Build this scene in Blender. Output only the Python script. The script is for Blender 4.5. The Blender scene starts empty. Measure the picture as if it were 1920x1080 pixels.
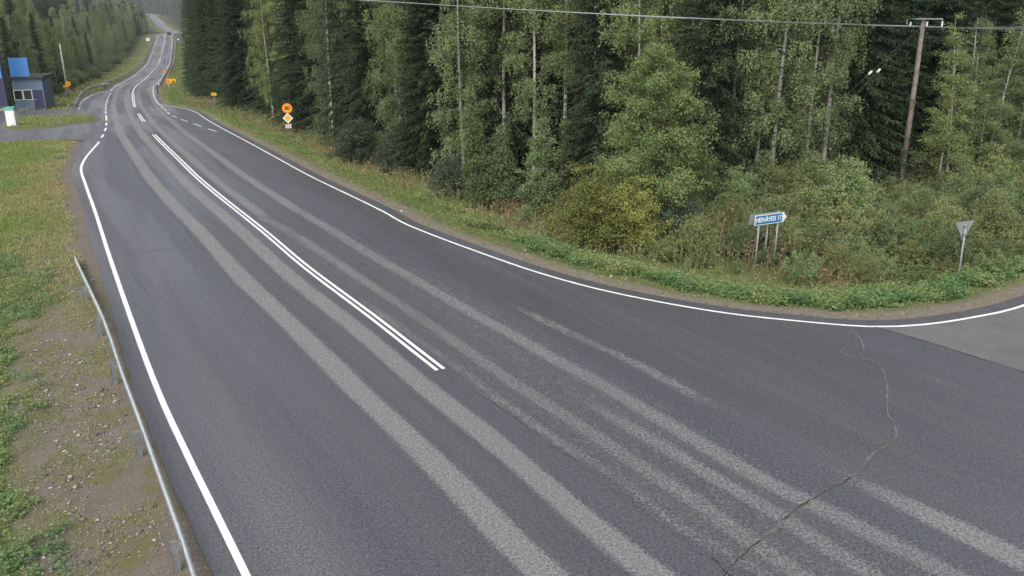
import bpy, bmesh, math, random
import numpy as np
from mathutils import Vector, Matrix, geometry

# ------------------------------------------------------------------ camera, sky, sun, exposure
S = bpy.context.scene
COL = S.collection
H0 = 9.0                       # camera height (m) on its roadside mast
PITCH = math.radians(18.3)     # looking down
FPX = 1636.0                   # focal length in photo pixels (1920 wide)
cam_d = bpy.data.cameras.new('camera')
cam = bpy.data.objects.new('camera', cam_d)
COL.objects.link(cam)
cam.location = (0, 0, H0)
cam.rotation_euler = (math.pi / 2 - PITCH, 0, 0)
cam_d.sensor_width = 36
cam_d.lens = FPX / 1920 * 36
cam_d.clip_start = 0.1
cam_d.clip_end = 6000
S.camera = cam

SUN_EL, SUN_AZ = math.radians(48), math.radians(200)
w = bpy.data.worlds.new('World')
S.world = w
w.use_nodes = True
nt = w.node_tree
sky = nt.nodes.new('ShaderNodeTexSky')
sky.sky_type = 'NISHITA'
sky.sun_disc = False
sky.sun_elevation = SUN_EL
sky.sun_rotation = SUN_AZ
sky.air_density = 1.0
sky.dust_density = 4.0
sky.ozone_density = 1.0
hs = nt.nodes.new('ShaderNodeHueSaturation')
hs.inputs['Saturation'].default_value = 0.30
nt.links.new(sky.outputs[0], hs.inputs['Color'])
nt.links.new(hs.outputs[0], nt.nodes['Background'].inputs['Color'])
nt.nodes['Background'].inputs['Strength'].default_value = 0.15
sd = bpy.data.lights.new('sun', 'SUN')
sd.energy = 0.8
sd.angle = math.radians(35)
sd.color = (1, 0.97, 0.92)
so = bpy.data.objects.new('sun', sd)
COL.objects.link(so)
so.rotation_euler = (math.pi / 2 - SUN_EL, 0, math.pi - SUN_AZ)
S.view_settings.view_transform = 'Standard'
S.view_settings.look = 'None'
S.view_settings.exposure = 0.62
S.view_settings.gamma = 1
S.cycles.volume_bounces = 0
S.cycles.volume_step_rate = 8

# ------------------------------------------------------------------ helpers
rng = np.random.default_rng(7)
random.seed(7)
CP, SP = math.cos(PITCH), math.sin(PITCH)
_PY = [-300, 45, 58, 70, 84, 100, 115, 130, 148, 172, 205, 255, 305, 350, 405, 470, 505, 560, 640, 730, 860, 1050, 1400, 1800, 3500]
_PZ = [0, 0, -.3, -1.0, -1.9, -2.8, -3.35, -4.1, -5.0, -6.4, -8.4, -10.5, -11.2, -10.3, -9.0, -8.4, -8.6, -11.0, -14.5, -15.0, -12.0, -7.0, 2.0, 14.0, 40.0]
_yy = np.arange(-300, 3500, 4.0)
_zz = np.interp(_yy, _PY, _PZ)
_k = np.exp(-0.5 * (np.arange(-8, 9) / 3.0) ** 2); _k /= _k.sum()
_zz = np.convolve(np.pad(_zz, 8, 'edge'), _k, 'valid')
def zb(Y):
    return np.interp(Y, _yy, _zz)

def ray(x, y):
    u, v = x - 960.0, y - 540.0
    return np.array([u, FPX * CP - v * SP, -(v * CP + FPX * SP)])
def hit(x, y, dz=0.0, fn=None):
    """where the ray through a photo pixel meets the road surface (+dz)"""
    d = ray(x, y); d = d / d[1]
    fn = fn or (lambda X, Y: zb(Y))
    t0, t = 3.0, 3.0
    while t < 2500:
        if H0 + d[2] * t <= fn(d[0] * t, t) + dz:
            break
        t0 = t; t *= 1.01
    for _ in range(30):
        m = (t0 + t) / 2
        if H0 + d[2] * m <= fn(d[0] * m, m) + dz: t = m
        else: t0 = m
    return np.array([d[0] * t, t])

def catmull(P, step=0.6):
    P = np.asarray(P, float); out = []
    for i in range(len(P) - 1):
        p0 = P[max(i - 1, 0)]; p1 = P[i]; p2 = P[i + 1]; p3 = P[min(i + 2, len(P) - 1)]
        n = max(2, int(np.linalg.norm(p2 - p1) / step))
        L1 = np.linalg.norm(p2 - p1)
        m1 = (p2 - p0); m1 = m1 / (np.linalg.norm(m1) + 1e-9) * L1
        m2 = (p3 - p1); m2 = m2 / (np.linalg.norm(m2) + 1e-9) * L1
        for k in range(n):
            t = k / n
            out.append((2*t**3-3*t**2+1)*p1 + (t**3-2*t**2+t)*m1 + (-2*t**3+3*t**2)*p2 + (t**3-t**2)*m2)
    out.append(P[-1])
    return np.array(out)
def normals2(C):
    T = np.gradient(C, axis=0); T /= np.linalg.norm(T, axis=1)[:, None] + 1e-9
    return np.c_[T[:, 1], -T[:, 0]]        # right-hand side
def offset(C, d):
    return C + normals2(C) * d
def seg_dist(P, C, closed=False):
    """distance to polyline, index of the nearest segment and signed side"""
    P = np.asarray(P, float); A = C[:-1]; B = C[1:]
    if closed: A = C; B = np.roll(C, -1, 0)
    best = np.full(len(P), 1e18); sgn = np.ones(len(P)); ss = np.zeros(len(P))
    L = np.linalg.norm(B - A, axis=1); cum = np.r_[0, np.cumsum(L)]
    for i in range(len(A)):
        d = B[i] - A[i]; l2 = d @ d
        if l2 < 1e-12: continue
        r = P - A[i]; t = np.clip((r @ d) / l2, 0, 1)
        q = r - t[:, None] * d; dd = (q * q).sum(1)
        m = dd < best
        best[m] = dd[m]; sgn[m] = np.sign(d[1] * r[m, 0] - d[0] * r[m, 1]); ss[m] = cum[i] + t[m] * L[i]
    return np.sqrt(best), sgn, ss
def simplify(C, eps):
    C = np.asarray(C); keep = np.zeros(len(C), bool); keep[0] = keep[-1] = True; st_ = [(0, len(C) - 1)]
    while st_:
        a, b = st_.pop()
        if b - a < 2: continue
        d = C[b] - C[a]; L = np.linalg.norm(d)
        r = C[a+1:b] - C[a]
        q = np.abs(r[:, 0] * d[1] - r[:, 1] * d[0]) / L if L > 1e-6 else np.linalg.norm(r, axis=1)
        k = int(np.argmax(q))
        if q[k] > eps: keep[a+1+k] = True; st_ += [(a, a+1+k), (a+1+k, b)]
    return C[keep]
def inside(P, poly):
    x, y = P[:, 0], P[:, 1]; r = np.zeros(len(P), bool)
    for (x1, y1), (x2, y2) in zip(poly, np.roll(poly, -1, 0)):
        if y1 == y2: continue
        c = ((y1 > y) != (y2 > y)) & (x < (x2 - x1) * (y - y1) / (y2 - y1) + x1)
        r ^= c
    return r

def mesh_np(name, V, F, mat=None, smooth=False, attrs=None):
    """V (n,3); F list of (m,k) index arrays"""
    me = bpy.data.meshes.new(name)
    V = np.asarray(V, np.float32)
    if not isinstance(F, list): F = [F]
    F = [np.asarray(f, np.int32) for f in F if len(f)]
    me.vertices.add(len(V)); me.vertices.foreach_set('co', V.ravel())
    loops = np.concatenate([f.ravel() for f in F])
    tot = np.concatenate([np.full(len(f), f.shape[1], np.int32) for f in F])
    st = np.r_[0, np.cumsum(tot)[:-1]].astype(np.int32)
    me.loops.add(len(loops)); me.loops.foreach_set('vertex_index', loops)
    me.polygons.add(len(tot)); me.polygons.foreach_set('loop_start', st); me.polygons.foreach_set('loop_total', tot)
    if smooth: me.polygons.foreach_set('use_smooth', np.ones(len(tot), bool))
    for k, (dom, a) in (attrs or {}).items():
        at = me.attributes.new(k, 'FLOAT', dom); at.data.foreach_set('value', np.asarray(a, np.float32))
    if mat: me.materials.append(mat)
    me.update(); me.validate()
    return me
def link(name, me, parent=None):
    o = bpy.data.objects.new(name, me); COL.objects.link(o)
    if parent: o.parent = parent
    return o
def tag(o, label=None, cat=None, group=None, kind=None):
    if label: o['label'] = label
    if cat: o['category'] = cat
    if group: o['group'] = group
    if kind: o['kind'] = kind
    return o
def thing(name, label, cat, loc=(0, 0, 0), rz=0, group=None):
    o = bpy.data.objects.new(name, None); COL.objects.link(o)
    o.location = loc; o.rotation_euler = (0, 0, rz); o.empty_display_size = .2
    return tag(o, label, cat, group)
def copy_tree(o, parent=None):
    c = o.copy(); COL.objects.link(c)
    if parent: c.parent = parent
    for ch in KIDS.get(o.name, []): copy_tree(ch, c)
    return c
KIDS = {}

class MB:
    """collects boxes, tubes, prisms into one mesh"""
    def __init__(s): s.V = []; s.F = {3: [], 4: []}; s.n = 0; s.NG = []
    def add(s, V, F):
        V = np.asarray(V, float)
        for f in F:
            f = tuple(int(i) + s.n for i in f)
            if len(f) in (3, 4): s.F[len(f)].append(f)
            else: s.NG.append(f)
        s.V.append(V); s.n += len(V); return s
    def box(s, c, size, rz=0, M=None):
        x, y, z = [q / 2 for q in size]
        V = np.array([(a * x, b * y, e * z) for a in (-1, 1) for b in (-1, 1) for e in (-1, 1)], float)
        if rz:
            cz, sz = math.cos(rz), math.sin(rz); V = V @ np.array([[cz, sz, 0], [-sz, cz, 0], [0, 0, 1]])
        V = V + np.array(c)
        return s.add(V, [(0, 1, 3, 2), (4, 6, 7, 5), (0, 4, 5, 1), (2, 3, 7, 6), (0, 2, 6, 4), (1, 5, 7, 3)])
    def tube(s, P, R, n=8, caps=True):
        P = np.asarray(P, float); m = len(P)
        R = np.broadcast_to(np.asarray(R, float), (m,))
        T = np.gradient(P, axis=0); T /= np.linalg.norm(T, axis=1)[:, None] + 1e-12
        up = np.where(np.abs(T[:, 2:3]) > .9, [[1., 0, 0]], [[0, 0, 1.]])
        A = np.cross(T, up); A /= np.linalg.norm(A, axis=1)[:, None]; B = np.cross(T, A)
        a = np.arange(n) / n * 2 * math.pi
        V = P[:, None] + R[:, None, None] * (A[:, None] * np.cos(a)[None, :, None] + B[:, None] * np.sin(a)[None, :, None])
        F = [(i*n+j, i*n+(j+1) % n, (i+1)*n+(j+1) % n, (i+1)*n+j) for i in range(m-1) for j in range(n)]
        if caps: F += [tuple(range(n))[::-1], tuple((m-1)*n+j for j in range(n))]
        return s.add(V.reshape(-1, 3), F)
    def prism(s, poly, y0, y1):
        """poly in x-z plane extruded along y"""
        n = len(poly)
        V = [(p[0], y0, p[1]) for p in poly] + [(p[0], y1, p[1]) for p in poly]
        F = [tuple(range(n)), tuple(range(2*n-1, n-1, -1))] + [(i, n+i, n+(i+1) % n, (i+1) % n) for i in range(n)]
        return s.add(V, F)
    def mesh(s, name, mat, smooth=False):
        me = bpy.data.meshes.new(name)
        me.from_pydata(np.concatenate(s.V).tolist(), [], s.F[3] + s.F[4] + s.NG)
        bm = bmesh.new(); bm.from_mesh(me); bmesh.ops.recalc_face_normals(bm, faces=bm.faces); bm.to_mesh(me); bm.free()
        if smooth:
            for p in me.polygons: p.use_smooth = True
        me.materials.append(mat); return me
    def build(s, name, mat, parent=None, smooth=False):
        return link(name, s.mesh(name, mat, smooth), parent)

# ------------------------------------------------------------------ materials
class NT:
    def __init__(s, m): s.t = m.node_tree; s.n = s.t.nodes; s.l = s.t.links
    def node(s, typ, **kw):
        n = s.n.new(typ)
        for k, v in kw.items():
            if k in ('operation', 'blend_type', 'data_type', 'attribute_name', 'noise_dimensions', 'feature', 'clamp', 'interpolation_type', 'use_clamp', 'attribute_type'): setattr(n, k, v)
            else:
                i = n.inputs[int(k[1:])] if k[0] == 'i' and k[1:].isdigit() else n.inputs[k]
                s.set(i, v)
        return n
    def set(s, i, v):
        if isinstance(v, bpy.types.NodeSocket): s.l.new(v, i)
        elif isinstance(v, bpy.types.Node): s.l.new(v.outputs[0], i)
        else: i.default_value = v
    def math(s, op, a, b=0.0, c=None, clamp=False):
        n = s.n.new('ShaderNodeMath'); n.operation = op; n.use_clamp = clamp
        s.set(n.inputs[0], a); s.set(n.inputs[1], b)
        if c is not None: s.set(n.inputs[2], c)
        return n.outputs[0]
    def mix(s, f, a, b, bt='MIX'):
        n = s.n.new('ShaderNodeMix'); n.data_type = 'RGBA'; n.blend_type = bt
        s.set(n.inputs[0], f); s.set(n.inputs[6], a if not isinstance(a, tuple) else (*a, 1)); s.set(n.inputs[7], b if not isinstance(b, tuple) else (*b, 1))
        return n.outputs[2]
    def noise(s, scale, vec=None, detail=3, rough=.55):
        n = s.n.new('ShaderNodeTexNoise'); n.inputs['Scale'].default_value = scale; n.inputs['Detail'].default_value = detail; n.inputs['Roughness'].default_value = rough
        if vec is not None: s.l.new(vec, n.inputs['Vector'])
        return n.outputs[0]
    def ramp(s, f, lo, hi, a=0.0, b=1.0):
        n = s.n.new('ShaderNodeMapRange'); n.interpolation_type = 'SMOOTHSTEP'
        s.set(n.inputs[0], f)
        for i, v in zip((1, 2, 3, 4), (lo, hi, a, b)): s.set(n.inputs[i], v)
        return n.outputs[0]
    def attr(s, name):
        n = s.n.new('ShaderNodeAttribute'); n.attribute_name = name; return n.outputs['Fac']
def material(name, color=(.5, .5, .5), rough=.6, metal=0., spec=.5):
    m = bpy.data.materials.new(name); m.use_nodes = True
    b = m.node_tree.nodes['Principled BSDF']
    b.inputs['Base Color'].default_value = (*color, 1); b.inputs['Roughness'].default_value = rough; b.inputs['Metallic'].default_value = metal
    b.inputs['Specular IOR Level'].default_value = spec
    return m, NT(m), b
def weathered(name, color, rough=.5, metal=0., amt=.25, scale=9., spec=.5):
    m, t, b = material(name, color, rough, metal, spec)
    n = t.noise(scale, t.node('ShaderNodeTexCoord').outputs['Object'], 5)
    f = t.ramp(n, .35, .7)
    t.set(b.inputs['Base Color'], t.mix(f, color, tuple(c * (1 - amt) for c in color)))
    t.set(b.inputs['Roughness'], t.math('MULTIPLY_ADD', n, .3, rough - .15))
    return m
M = {}
M['galv'] = weathered('galvanised_steel', (.60, .65, .68), .42, .3, .25, 5)
M['post'] = weathered('grey_post', (.24, .245, .25), .6, .2, .3, 8)
m, t, b = material('white_road_paint', (.8, .8, .78), .6)
obj = t.node('ShaderNodeTexCoord').outputs['Object']
wr = t.math('MULTIPLY', t.ramp(t.noise(22, obj, 4, .8), .56, .66), t.math('MULTIPLY_ADD', t.ramp(t.noise(.6, obj, 3), .4, .6), .6, .25))
t.set(b.inputs['Base Color'], t.mix(wr, t.mix(t.ramp(t.noise(2, obj, 4), .35, .7), (.84, .84, .82), (.70, .70, .67)), (.16, .155, .15))); M['paint'] = m
M['wood'] = weathered('grey_timber', (.23, .185, .16), .85, 0, .45, 6)
M['white'] = weathered('white_enamel', (.78, .79, .78), .4, 0, .08)
M['black'] = weathered('black_film', (.015, .015, .017), .5, 0, .2)
M['red'] = weathered('red_film', (.60, .03, .02), .4, 0, .1)
M['yellow'] = weathered('yellow_film', (.85, .48, .02), .4, 0, .06)
M['orange'] = weathered('orange_film', (.80, .17, .015), .4, 0, .08)
M['amber'] = weathered('amber_film', (.86, .42, .03), .4, 0, .05)
M['blue'] = weathered('blue_film', (.012, .17, .38), .4, 0, .08)
M['back'] = weathered('grey_sign_back', (.28, .31, .30), .55, .2, .12)
M['wire'] = weathered('aluminium_wire', (.55, .58, .57), .45, .6, .1)
M['ceramic'] = weathered('white_porcelain', (.78, .8, .82), .25, 0, .05)
M['tyre'] = weathered('rubber', (.02, .02, .02), .8, 0, .1)
M['carpaint'] = weathered('dark_car_paint', (.02, .022, .03), .3, .3, .1)
M['glass'] = weathered('dark_glass', (.02, .025, .03), .1, 0, .05)
m, t, b = material('tail_lamp_red', (.5, .02, .02), .3); M['lamp'] = m

def foliage(name, c1, c2, c3=None, yel=(.26, .19, .03), fy=.06, trans=.28, rough=.6):
    """leaf colour varies by leaf (attribute v), by tree (object random) and by clump (noise)"""
    m, t, b = material(name, c1, rough, 0, .25)
    oi = t.n.new('ShaderNodeObjectInfo')
    v = t.attr('v'); u = t.attr('u')
    k = t.math('ADD', t.math('MULTIPLY', v, .55), t.math('MULTIPLY', u, .45))
    c = t.mix(k, c1, c2)
    if c3: c = t.mix(t.ramp(oi.outputs['Random'], .35, 1.0, 0, .8), c, c3)
    thr = t.math('SUBTRACT', 1.0 - fy, t.math('MULTIPLY', oi.outputs['Random'], fy))
    c = t.mix(t.math('GREATER_THAN', t.math('FRACT', t.math('MULTIPLY', v, 7.31)), thr), c, yel)
    br = t.math('MULTIPLY_ADD', t.math('FRACT', t.math('MULTIPLY', oi.outputs['Random'], 13.7)), .6, .7)
    c = t.mix(1.0, c, t.node('ShaderNodeCombineColor', i0=br, i1=br, i2=br).outputs[0], 'MULTIPLY')
    t.set(b.inputs['Base Color'], c)
    tr = t.node('ShaderNodeBsdfTranslucent', Color=t.mix(.35, c, (.20, .24, .04)))
    mx = t.node('ShaderNodeMixShader', i0=trans, i1=b.outputs[0], i2=tr.outputs[0])
    t.l.new(mx.outputs[0], t.n['Material Output'].inputs['Surface'])
    return m
M['spruce'] = foliage('spruce_needles', (.020, .042, .022), (.055, .095, .040), (.036, .062, .022), (.07, .055, .03), .03, .12, .65)
M['birch'] = foliage('birch_leaves', (.14, .20, .095), (.27, .34, .155), (.22, .27, .10), (.32, .30, .08), .03)
M['young'] = foliage('alder_leaves', (.11, .165, .075), (.21, .28, .13), (.17, .22, .09), (.30, .28, .08), .025)
M['medium'] = foliage('pale_leaves', (.12, .175, .07), (.24, .315, .125), None, (.34, .32, .09), .03, .35)
M['gold'] = foliage('yellowing_leaves', (.16, .20, .06), (.29, .31, .09), None, (.40, .32, .07), .06)
M['willow'] = foliage('willow_leaves', (.14, .22, .10), (.30, .39, .18), (.31, .33, .14), (.36, .24, .09), .04, .42)
M['darkbush'] = foliage('dark_willow_leaves', (.06, .09, .06), (.12, .155, .105), None, (.15, .14, .04), .02)
M['farleaf'] = foliage('far_forest_leaves', (.030, .052, .028), (.080, .105, .05), None, (.13, .12, .04), .05, .15)

m, t, b = material('birch_bark', (.6, .6, .56), .75, 0, .2)
tc = t.node('ShaderNodeTexCoord'); mp = t.node('ShaderNodeMapping', Vector=tc.outputs['Object']); mp.inputs['Scale'].default_value = (2.2, 2.2, 7)
n1 = t.noise(1.5, mp.outputs[0], 4)
low = t.math('SUBTRACT', 1.0, t.ramp(t.node('ShaderNodeSeparateXYZ', i0=tc.outputs['Object']).outputs['Z'], .2, 2.0))
f = t.math('MAXIMUM', t.ramp(n1, .56, .62), t.math('MULTIPLY', low, .6))
t.set(b.inputs['Base Color'], t.mix(f, (.40, .385, .35), (.045, .04, .036))); M['bbark'] = m
m, t, b = material('brown_bark', (.10, .075, .055), .9, 0, .15)
t.set(b.inputs['Base Color'], t.mix(t.ramp(t.noise(9, t.node('ShaderNodeTexCoord').outputs['Object'], 5), .35, .65), (.055, .042, .034), (.15, .12, .095))); M['bark'] = m

# grass blades / herbs (attribute: u = clump hue 0..1, v = blade random)
def herb(name, cols, trans=.25):
    m, t, b = material(name, cols[0], .65, 0, .2)
    u = t.attr('u'); v = t.attr('v')
    r = t.n.new('ShaderNodeValToRGB'); el = r.color_ramp.elements
    while len(el) < len(cols): el.new(.5)
    for i, c in enumerate(cols): el[i].position = i / (len(cols) - 1); el[i].color = (*c, 1)
    t.set(r.inputs[0], t.math('ADD', t.math('MULTIPLY', u, .8), t.math('MULTIPLY', v, .2)))
    br = t.math('MULTIPLY_ADD', v, .5, .75)
    c = t.mix(1.0, r.outputs[0], t.node('ShaderNodeCombineColor', i0=br, i1=br, i2=br).outputs[0], 'MULTIPLY')
    t.set(b.inputs['Base Color'], c)
    tr = t.node('ShaderNodeBsdfTranslucent', Color=c)
    mx = t.node('ShaderNodeMixShader', i0=trans, i1=b.outputs[0], i2=tr.outputs[0])
    t.l.new(mx.outputs[0], t.n['Material Output'].inputs['Surface'])
    return m
M['grass'] = herb('grass_blades', [(.15, .25, .065), (.20, .285, .08), (.27, .30, .11), (.36, .335, .16), (.39, .29, .17)])
M['weeds'] = herb('tall_weeds', [(.11, .20, .08), (.17, .24, .10), (.25, .27, .11), (.29, .24, .13), (.31, .19, .12)])
M['nettle'] = herb('leafy_undergrowth', [(.085, .175, .07), (.14, .235, .09), (.22, .28, .10), (.31, .29, .12)])

# ------------------------------------------------------------------ road plan (world X,Y from photo measurements)
def pix(*pts): return np.array([hit(x, y) for x, y in pts])
cen = pix((1240, 1010), (1085, 890), (950, 785), (826, 693), (700, 595), (573, 500), (500, 438), (400, 358), (357, 320), (291, 255), (267, 224), (257, 208), (252, 198), (249.5, 182), (250, 170), (256.5, 160), (270, 150), (283, 137), (296.7, 120), (303, 100), (308, 80), (312.5, 64))
d0 = cen[0] - cen[2]; d0 /= np.linalg.norm(d0)
cen = np.vstack([cen[0] + d0 * 60 + np.array([14, 0]), cen[0] + d0 * 25 + np.array([2.5, 0]), cen])
# beyond the crest the road dips out of sight and climbs away to the left
far = np.array([[cen[-1][0] - 20, 560], [cen[-1][0] - 58, 660]])
cen = np.vstack([cen, far, pix((309, 52), (298, 41), (288, 32.5), (281, 27))])
last = cen[-1]; cen = np.vstack([cen, last + np.array([-150, 130])])
CEN = catmull(cen, 1.5)
# left white edge line, near to far
eL = pix((462, 1080), (405, 963), (355, 861), (300, 742), (250, 610), (205, 480), (180, 402), (160, 345), (152, 318), (158, 300), (172, 282), (186, 267))
dl = eL[0] - eL[1]; dl /= np.linalg.norm(dl)
eL = np.vstack([eL[0] + dl * 30, eL]); EL = catmull(eL)
eR = pix((1900, 579), (1836, 593), (1734, 608.5), (1631, 612.5), (1486, 601), (1360, 587), (1209, 561), (1085, 533), (960, 495), (768, 423.5), (720, 397.5), (562, 320), (430, 248), (386, 223), (370, 212), (355, 206), (330, 200.5), (300, 195.5), (293, 189), (288.5, 180), (287, 170), (288, 160))
rs = hit(1900, 579)
eR = np.vstack([rs + np.array([26, 16]), rs + np.array([12, 8.0]), rs + np.array([4.5, 3.0]), eR]); ER = catmull(eR)
half = 3.35
iF = int(np.argmin(np.abs(CEN[:, 1] - hit(288, 160)[1])))
ERF = np.vstack([ER, offset(CEN, half)[iF + 2:]])            # right line, then parallel to the centre
iG = int(np.argmin(np.abs(CEN[:, 1] - hit(211, 170)[1])))
LF = offset(CEN, -half)[iG:]
bay = pix((147, 205), (152, 193), (160, 185), (176, 177), (194, 172.5), (208, 171)); BAY = catmull(bay)
# pavement outline
_r = np.random.default_rng(3); _j = np.convolve(_r.normal(0, .05, len(EL) + 4), np.ones(5) / 3, 'valid')
outL = offset(EL, -.46) + normals2(EL) * np.clip(_j, -.05, .05)[:, None]
outL = outL[outL[:, 1] < hit(160, 300)[1]]
corner = pix((138, 330), (140, 300), (152, 275), (158, 264), (130, 261.5), (60, 263), (0, 266))
aw = pix((0, 266))[0] + np.array([-30, 1.0])
aw2 = pix((0, 213))[0] + np.array([-25, 0])
upper = pix((0, 208), (90, 206.5), (132, 206.5), (143, 206.5), (149, 193), (158, 184), (175, 176))
LFo = offset(LF, -.7)
outR = offset(ERF, .55)
pav = np.vstack([outL, corner[1:], [aw], [aw2], upper, LFo, outR[::-1], [outR[0] + [8, -15]], [[40, -45]], [[outL[0][0] + 4, -45]]])
# drop points nearer than 5 cm
keep = [0]
for i in range(1, len(pav)):
    if np.linalg.norm(pav[i] - pav[keep[-1]]) > .05: keep.append(i)
PAV = pav[keep]

CENS = simplify(CEN, .012)
def road_coords(P):
    d, s, l = seg_dist(P, CENS)
    return d * s, l
# worn tracks of the right lane and the turning traffic, as measured polylines
TRK = dict(
 A=((640, 535), (695, 573), (758, 618), (811, 655), (856, 686), (900, 720), (944, 757), (991, 787), (1022, 813), (1111, 867), (1178, 907), (1249, 970), (1378, 1044), (1500, 1120)),
 B=((500, 409), (567, 449), (633, 493), (700, 538), (767, 582), (833, 627), (911, 682), (1022, 756), (1111, 812), (1200, 872), (1289, 929), (1356, 978), (1422, 1025), (1493, 1071), (1600, 1135)),
 C=((960, 672), (978, 684), (1067, 733), (1156, 787), (1244, 836), (1333, 893), (1400, 930), (1446, 955), (1505, 995), (1558, 1029), (1611, 1062), (1720, 1125)),
 D=((567, 400), (633, 438), (700, 480), (767, 518), (833, 556), (900, 596), (967, 631), (1033, 669), (1133, 724), (1200, 764), (1267, 802), (1333, 844), (1400, 882), (1467, 918), (1541, 953), (1646, 1008), (1717, 1043), (1769, 1070), (1880, 1128)),
 E=((1425, 806), (1446, 816), (1505, 848), (1576, 886), (1646, 922), (1717, 953), (1787, 989), (1857, 1020), (1910, 1048), (2050, 1110)),
 F=((930, 560), (980, 582), (1056, 618), (1122, 649), (1189, 680), (1256, 716), (1311, 748), (1413, 791), (1470, 815)),
 G=((1705, 690), (1731, 700), (1769, 718), (1822, 735), (1857, 749), (1940, 785)))
TRK = {k: catmull(pix(*v), .8) for k, v in TRK.items()}

def pavement():
    pts = [tuple(p) for p in PAV]; ne = len(pts)
    P = []
    # lattice following the road
    C = CEN; N = normals2(C); cum = np.r_[0, np.cumsum(np.linalg.norm(np.diff(C, axis=0), axis=1))]
    for i in range(0, len(C)):
        stp = 1 if C[i][1] < 75 else 3
        if i % stp: continue
        for o in np.arange(-9, 9.01, .55 if C[i][1] < 75 else 1.3): P.append(C[i] + N[i] * o)
    for X in np.arange(-2, 60, 1.0):
        for Y in np.arange(-44, 60, 1.0):
            P.append((X + .01, Y + .013))
    for X in np.arange(-95, -8, 2.0):
        for Y in np.arange(30, 130, 2.0): P.append((X + .01, Y + .013))
    P = np.array(P); k = inside(P, PAV); P = P[k]
    d, _, _ = seg_dist(P, PAV, True); P = P[d > .25]
    q = np.round(P / .22).astype(int); _, ui = np.unique(q, axis=0, return_index=True); P = P[ui]
    allp = [Vector(p) for p in pts] + [Vector(p) for p in P]
    edges = [(i, (i + 1) % ne) for i in range(ne)]
    vs, es, fs, *_ = geometry.delaunay_2d_cdt(allp, edges, [], 1, 1e-4)
    V = np.array([(v[0], v[1]) for v in vs])
    tris = np.array([f for f in fs if len(f) == 3])
    cc = V[tris].mean(1); tris = tris[inside(cc, PAV)]
    a = V[tris]; ar = (a[:, 1, 0]-a[:, 0, 0])*(a[:, 2, 1]-a[:, 0, 1]) - (a[:, 1, 1]-a[:, 0, 1])*(a[:, 2, 0]-a[:, 0, 0])
    tris[ar < 0] = tris[ar < 0][:, ::-1]
    t_, s_ = road_coords(V)
    at_ = dict(t=('POINT', t_), s=('POINT', s_))
    for k, b_ in TRK.items():
        d, sg, l = seg_dist(V, b_); at_['b' + k] = ('POINT', np.where(d < 15, d * sg, 15)); at_['l' + k] = ('POINT', l)
    return V, tris, at_

m, t, b = material('asphalt', (.06, .06, .065), .7, 0, .5)
T, Sx = t.attr('t'), t.attr('s')
obj = t.node('ShaderNodeTexCoord').outputs['Object']
st = t.node('ShaderNodeCombineXYZ', i0=T, i1=t.math('MULTIPLY', Sx, .12), i2=0.0).outputs[0]
st2 = t.node('ShaderNodeCombineXYZ', i0=T, i1=t.math('MULTIPLY', Sx, .35), i2=0.0).outputs[0]
wob = t.math('MULTIPLY', t.math('SUBTRACT', t.noise(.7, st2, 4), .5), .15)
fineN = t.math('MULTIPLY', t.math('SUBTRACT', t.noise(26, obj, 2, .7), .5), .22)
wave = t.math('ADD', wob, fineN)
Tw = t.math('ADD', T, wave)
def bandmask(x, c, hw, soft=.10):
    d = t.math('ABSOLUTE', t.math('SUBTRACT', x, c))
    return t.ramp(d, hw - soft, hw + soft, 1, 0)
patch = t.ramp(t.noise(.55, st, 3), .33, .50)
patch2 = t.ramp(t.noise(1.1, st, 4), .40, .58)
fleck = t.ramp(t.noise(4.5, obj, 5, .75), .44, .60)
mk = t.math('MAXIMUM', bandmask(Tw, -2.28, .31, .13), bandmask(Tw, -.80, .29, .13))
s409 = float(seg_dist(TRK['B'][:1], CENS)[2][0])
tB = float(road_coords(TRK['B'][:1])[0][0]); tD = float(road_coords(TRK['D'][:1])[0][0])
right = t.math('MAXIMUM', bandmask(Tw, tB, .26, .13), bandmask(Tw, tD, .27, .13))
mk = t.math('MAXIMUM', mk, t.math('MULTIPLY', t.math('MULTIPLY', right, .8), t.ramp(Sx, s409 - 1.5, s409 + 1.5)))
for nm, hw, st_, amp, fl in (('A', .17, 3., .8, .45), ('B', .24, .1, .75, .25), ('C', .23, 5., .8, .25), ('D', .26, .1, .8, .2), ('E', .33, 5., 1.0, .15), ('F', .20, 2., .9, .5), ('G', .14, 1., .85, .4)):
    x = t.math('ADD', t.attr('b' + nm), wave)
    l_ = t.ramp(t.attr('l' + nm), .05, st_)
    d_ = t.math('ABSOLUTE', x)
    h_ = t.math('MULTIPLY_ADD', l_, hw * .65, hw * .35)
    g = t.ramp(t.math('SUBTRACT', d_, h_), -.14, .15, 1, 0)
    g = t.math('MULTIPLY', g, t.math('MULTIPLY_ADD', l_, .6, .4) if nm in 'BD' else l_)
    g = t.math('MULTIPLY', g, t.math('ADD', 1 - fl, t.math('MULTIPLY', t.math('MULTIPLY', fleck, patch2), fl)))
    L_ = float(np.linalg.norm(np.diff(TRK[nm], axis=0), axis=1).sum())
    if nm in 'FG': g = t.math('MULTIPLY', g, t.ramp(t.attr('l' + nm), L_ - 3.5, L_ - .3, 1, 0))
    mk = t.math('MAXIMUM', mk, t.math('MULTIPLY', g, amp))
zone = t.math('MULTIPLY', t.math('MULTIPLY', t.ramp(T, .15, .8), t.ramp(T, 3.2, 4.4, 1, 0)), t.ramp(Sx, s409 - 10, s409 + 12, 1, 0))
mk = t.math('MAXIMUM', mk, t.math('MULTIPLY', t.math('MULTIPLY', zone, fleck), .42))
grain = t.noise(48, obj, 2, .8)
grain2 = t.noise(16, obj, 3, .8)
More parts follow.
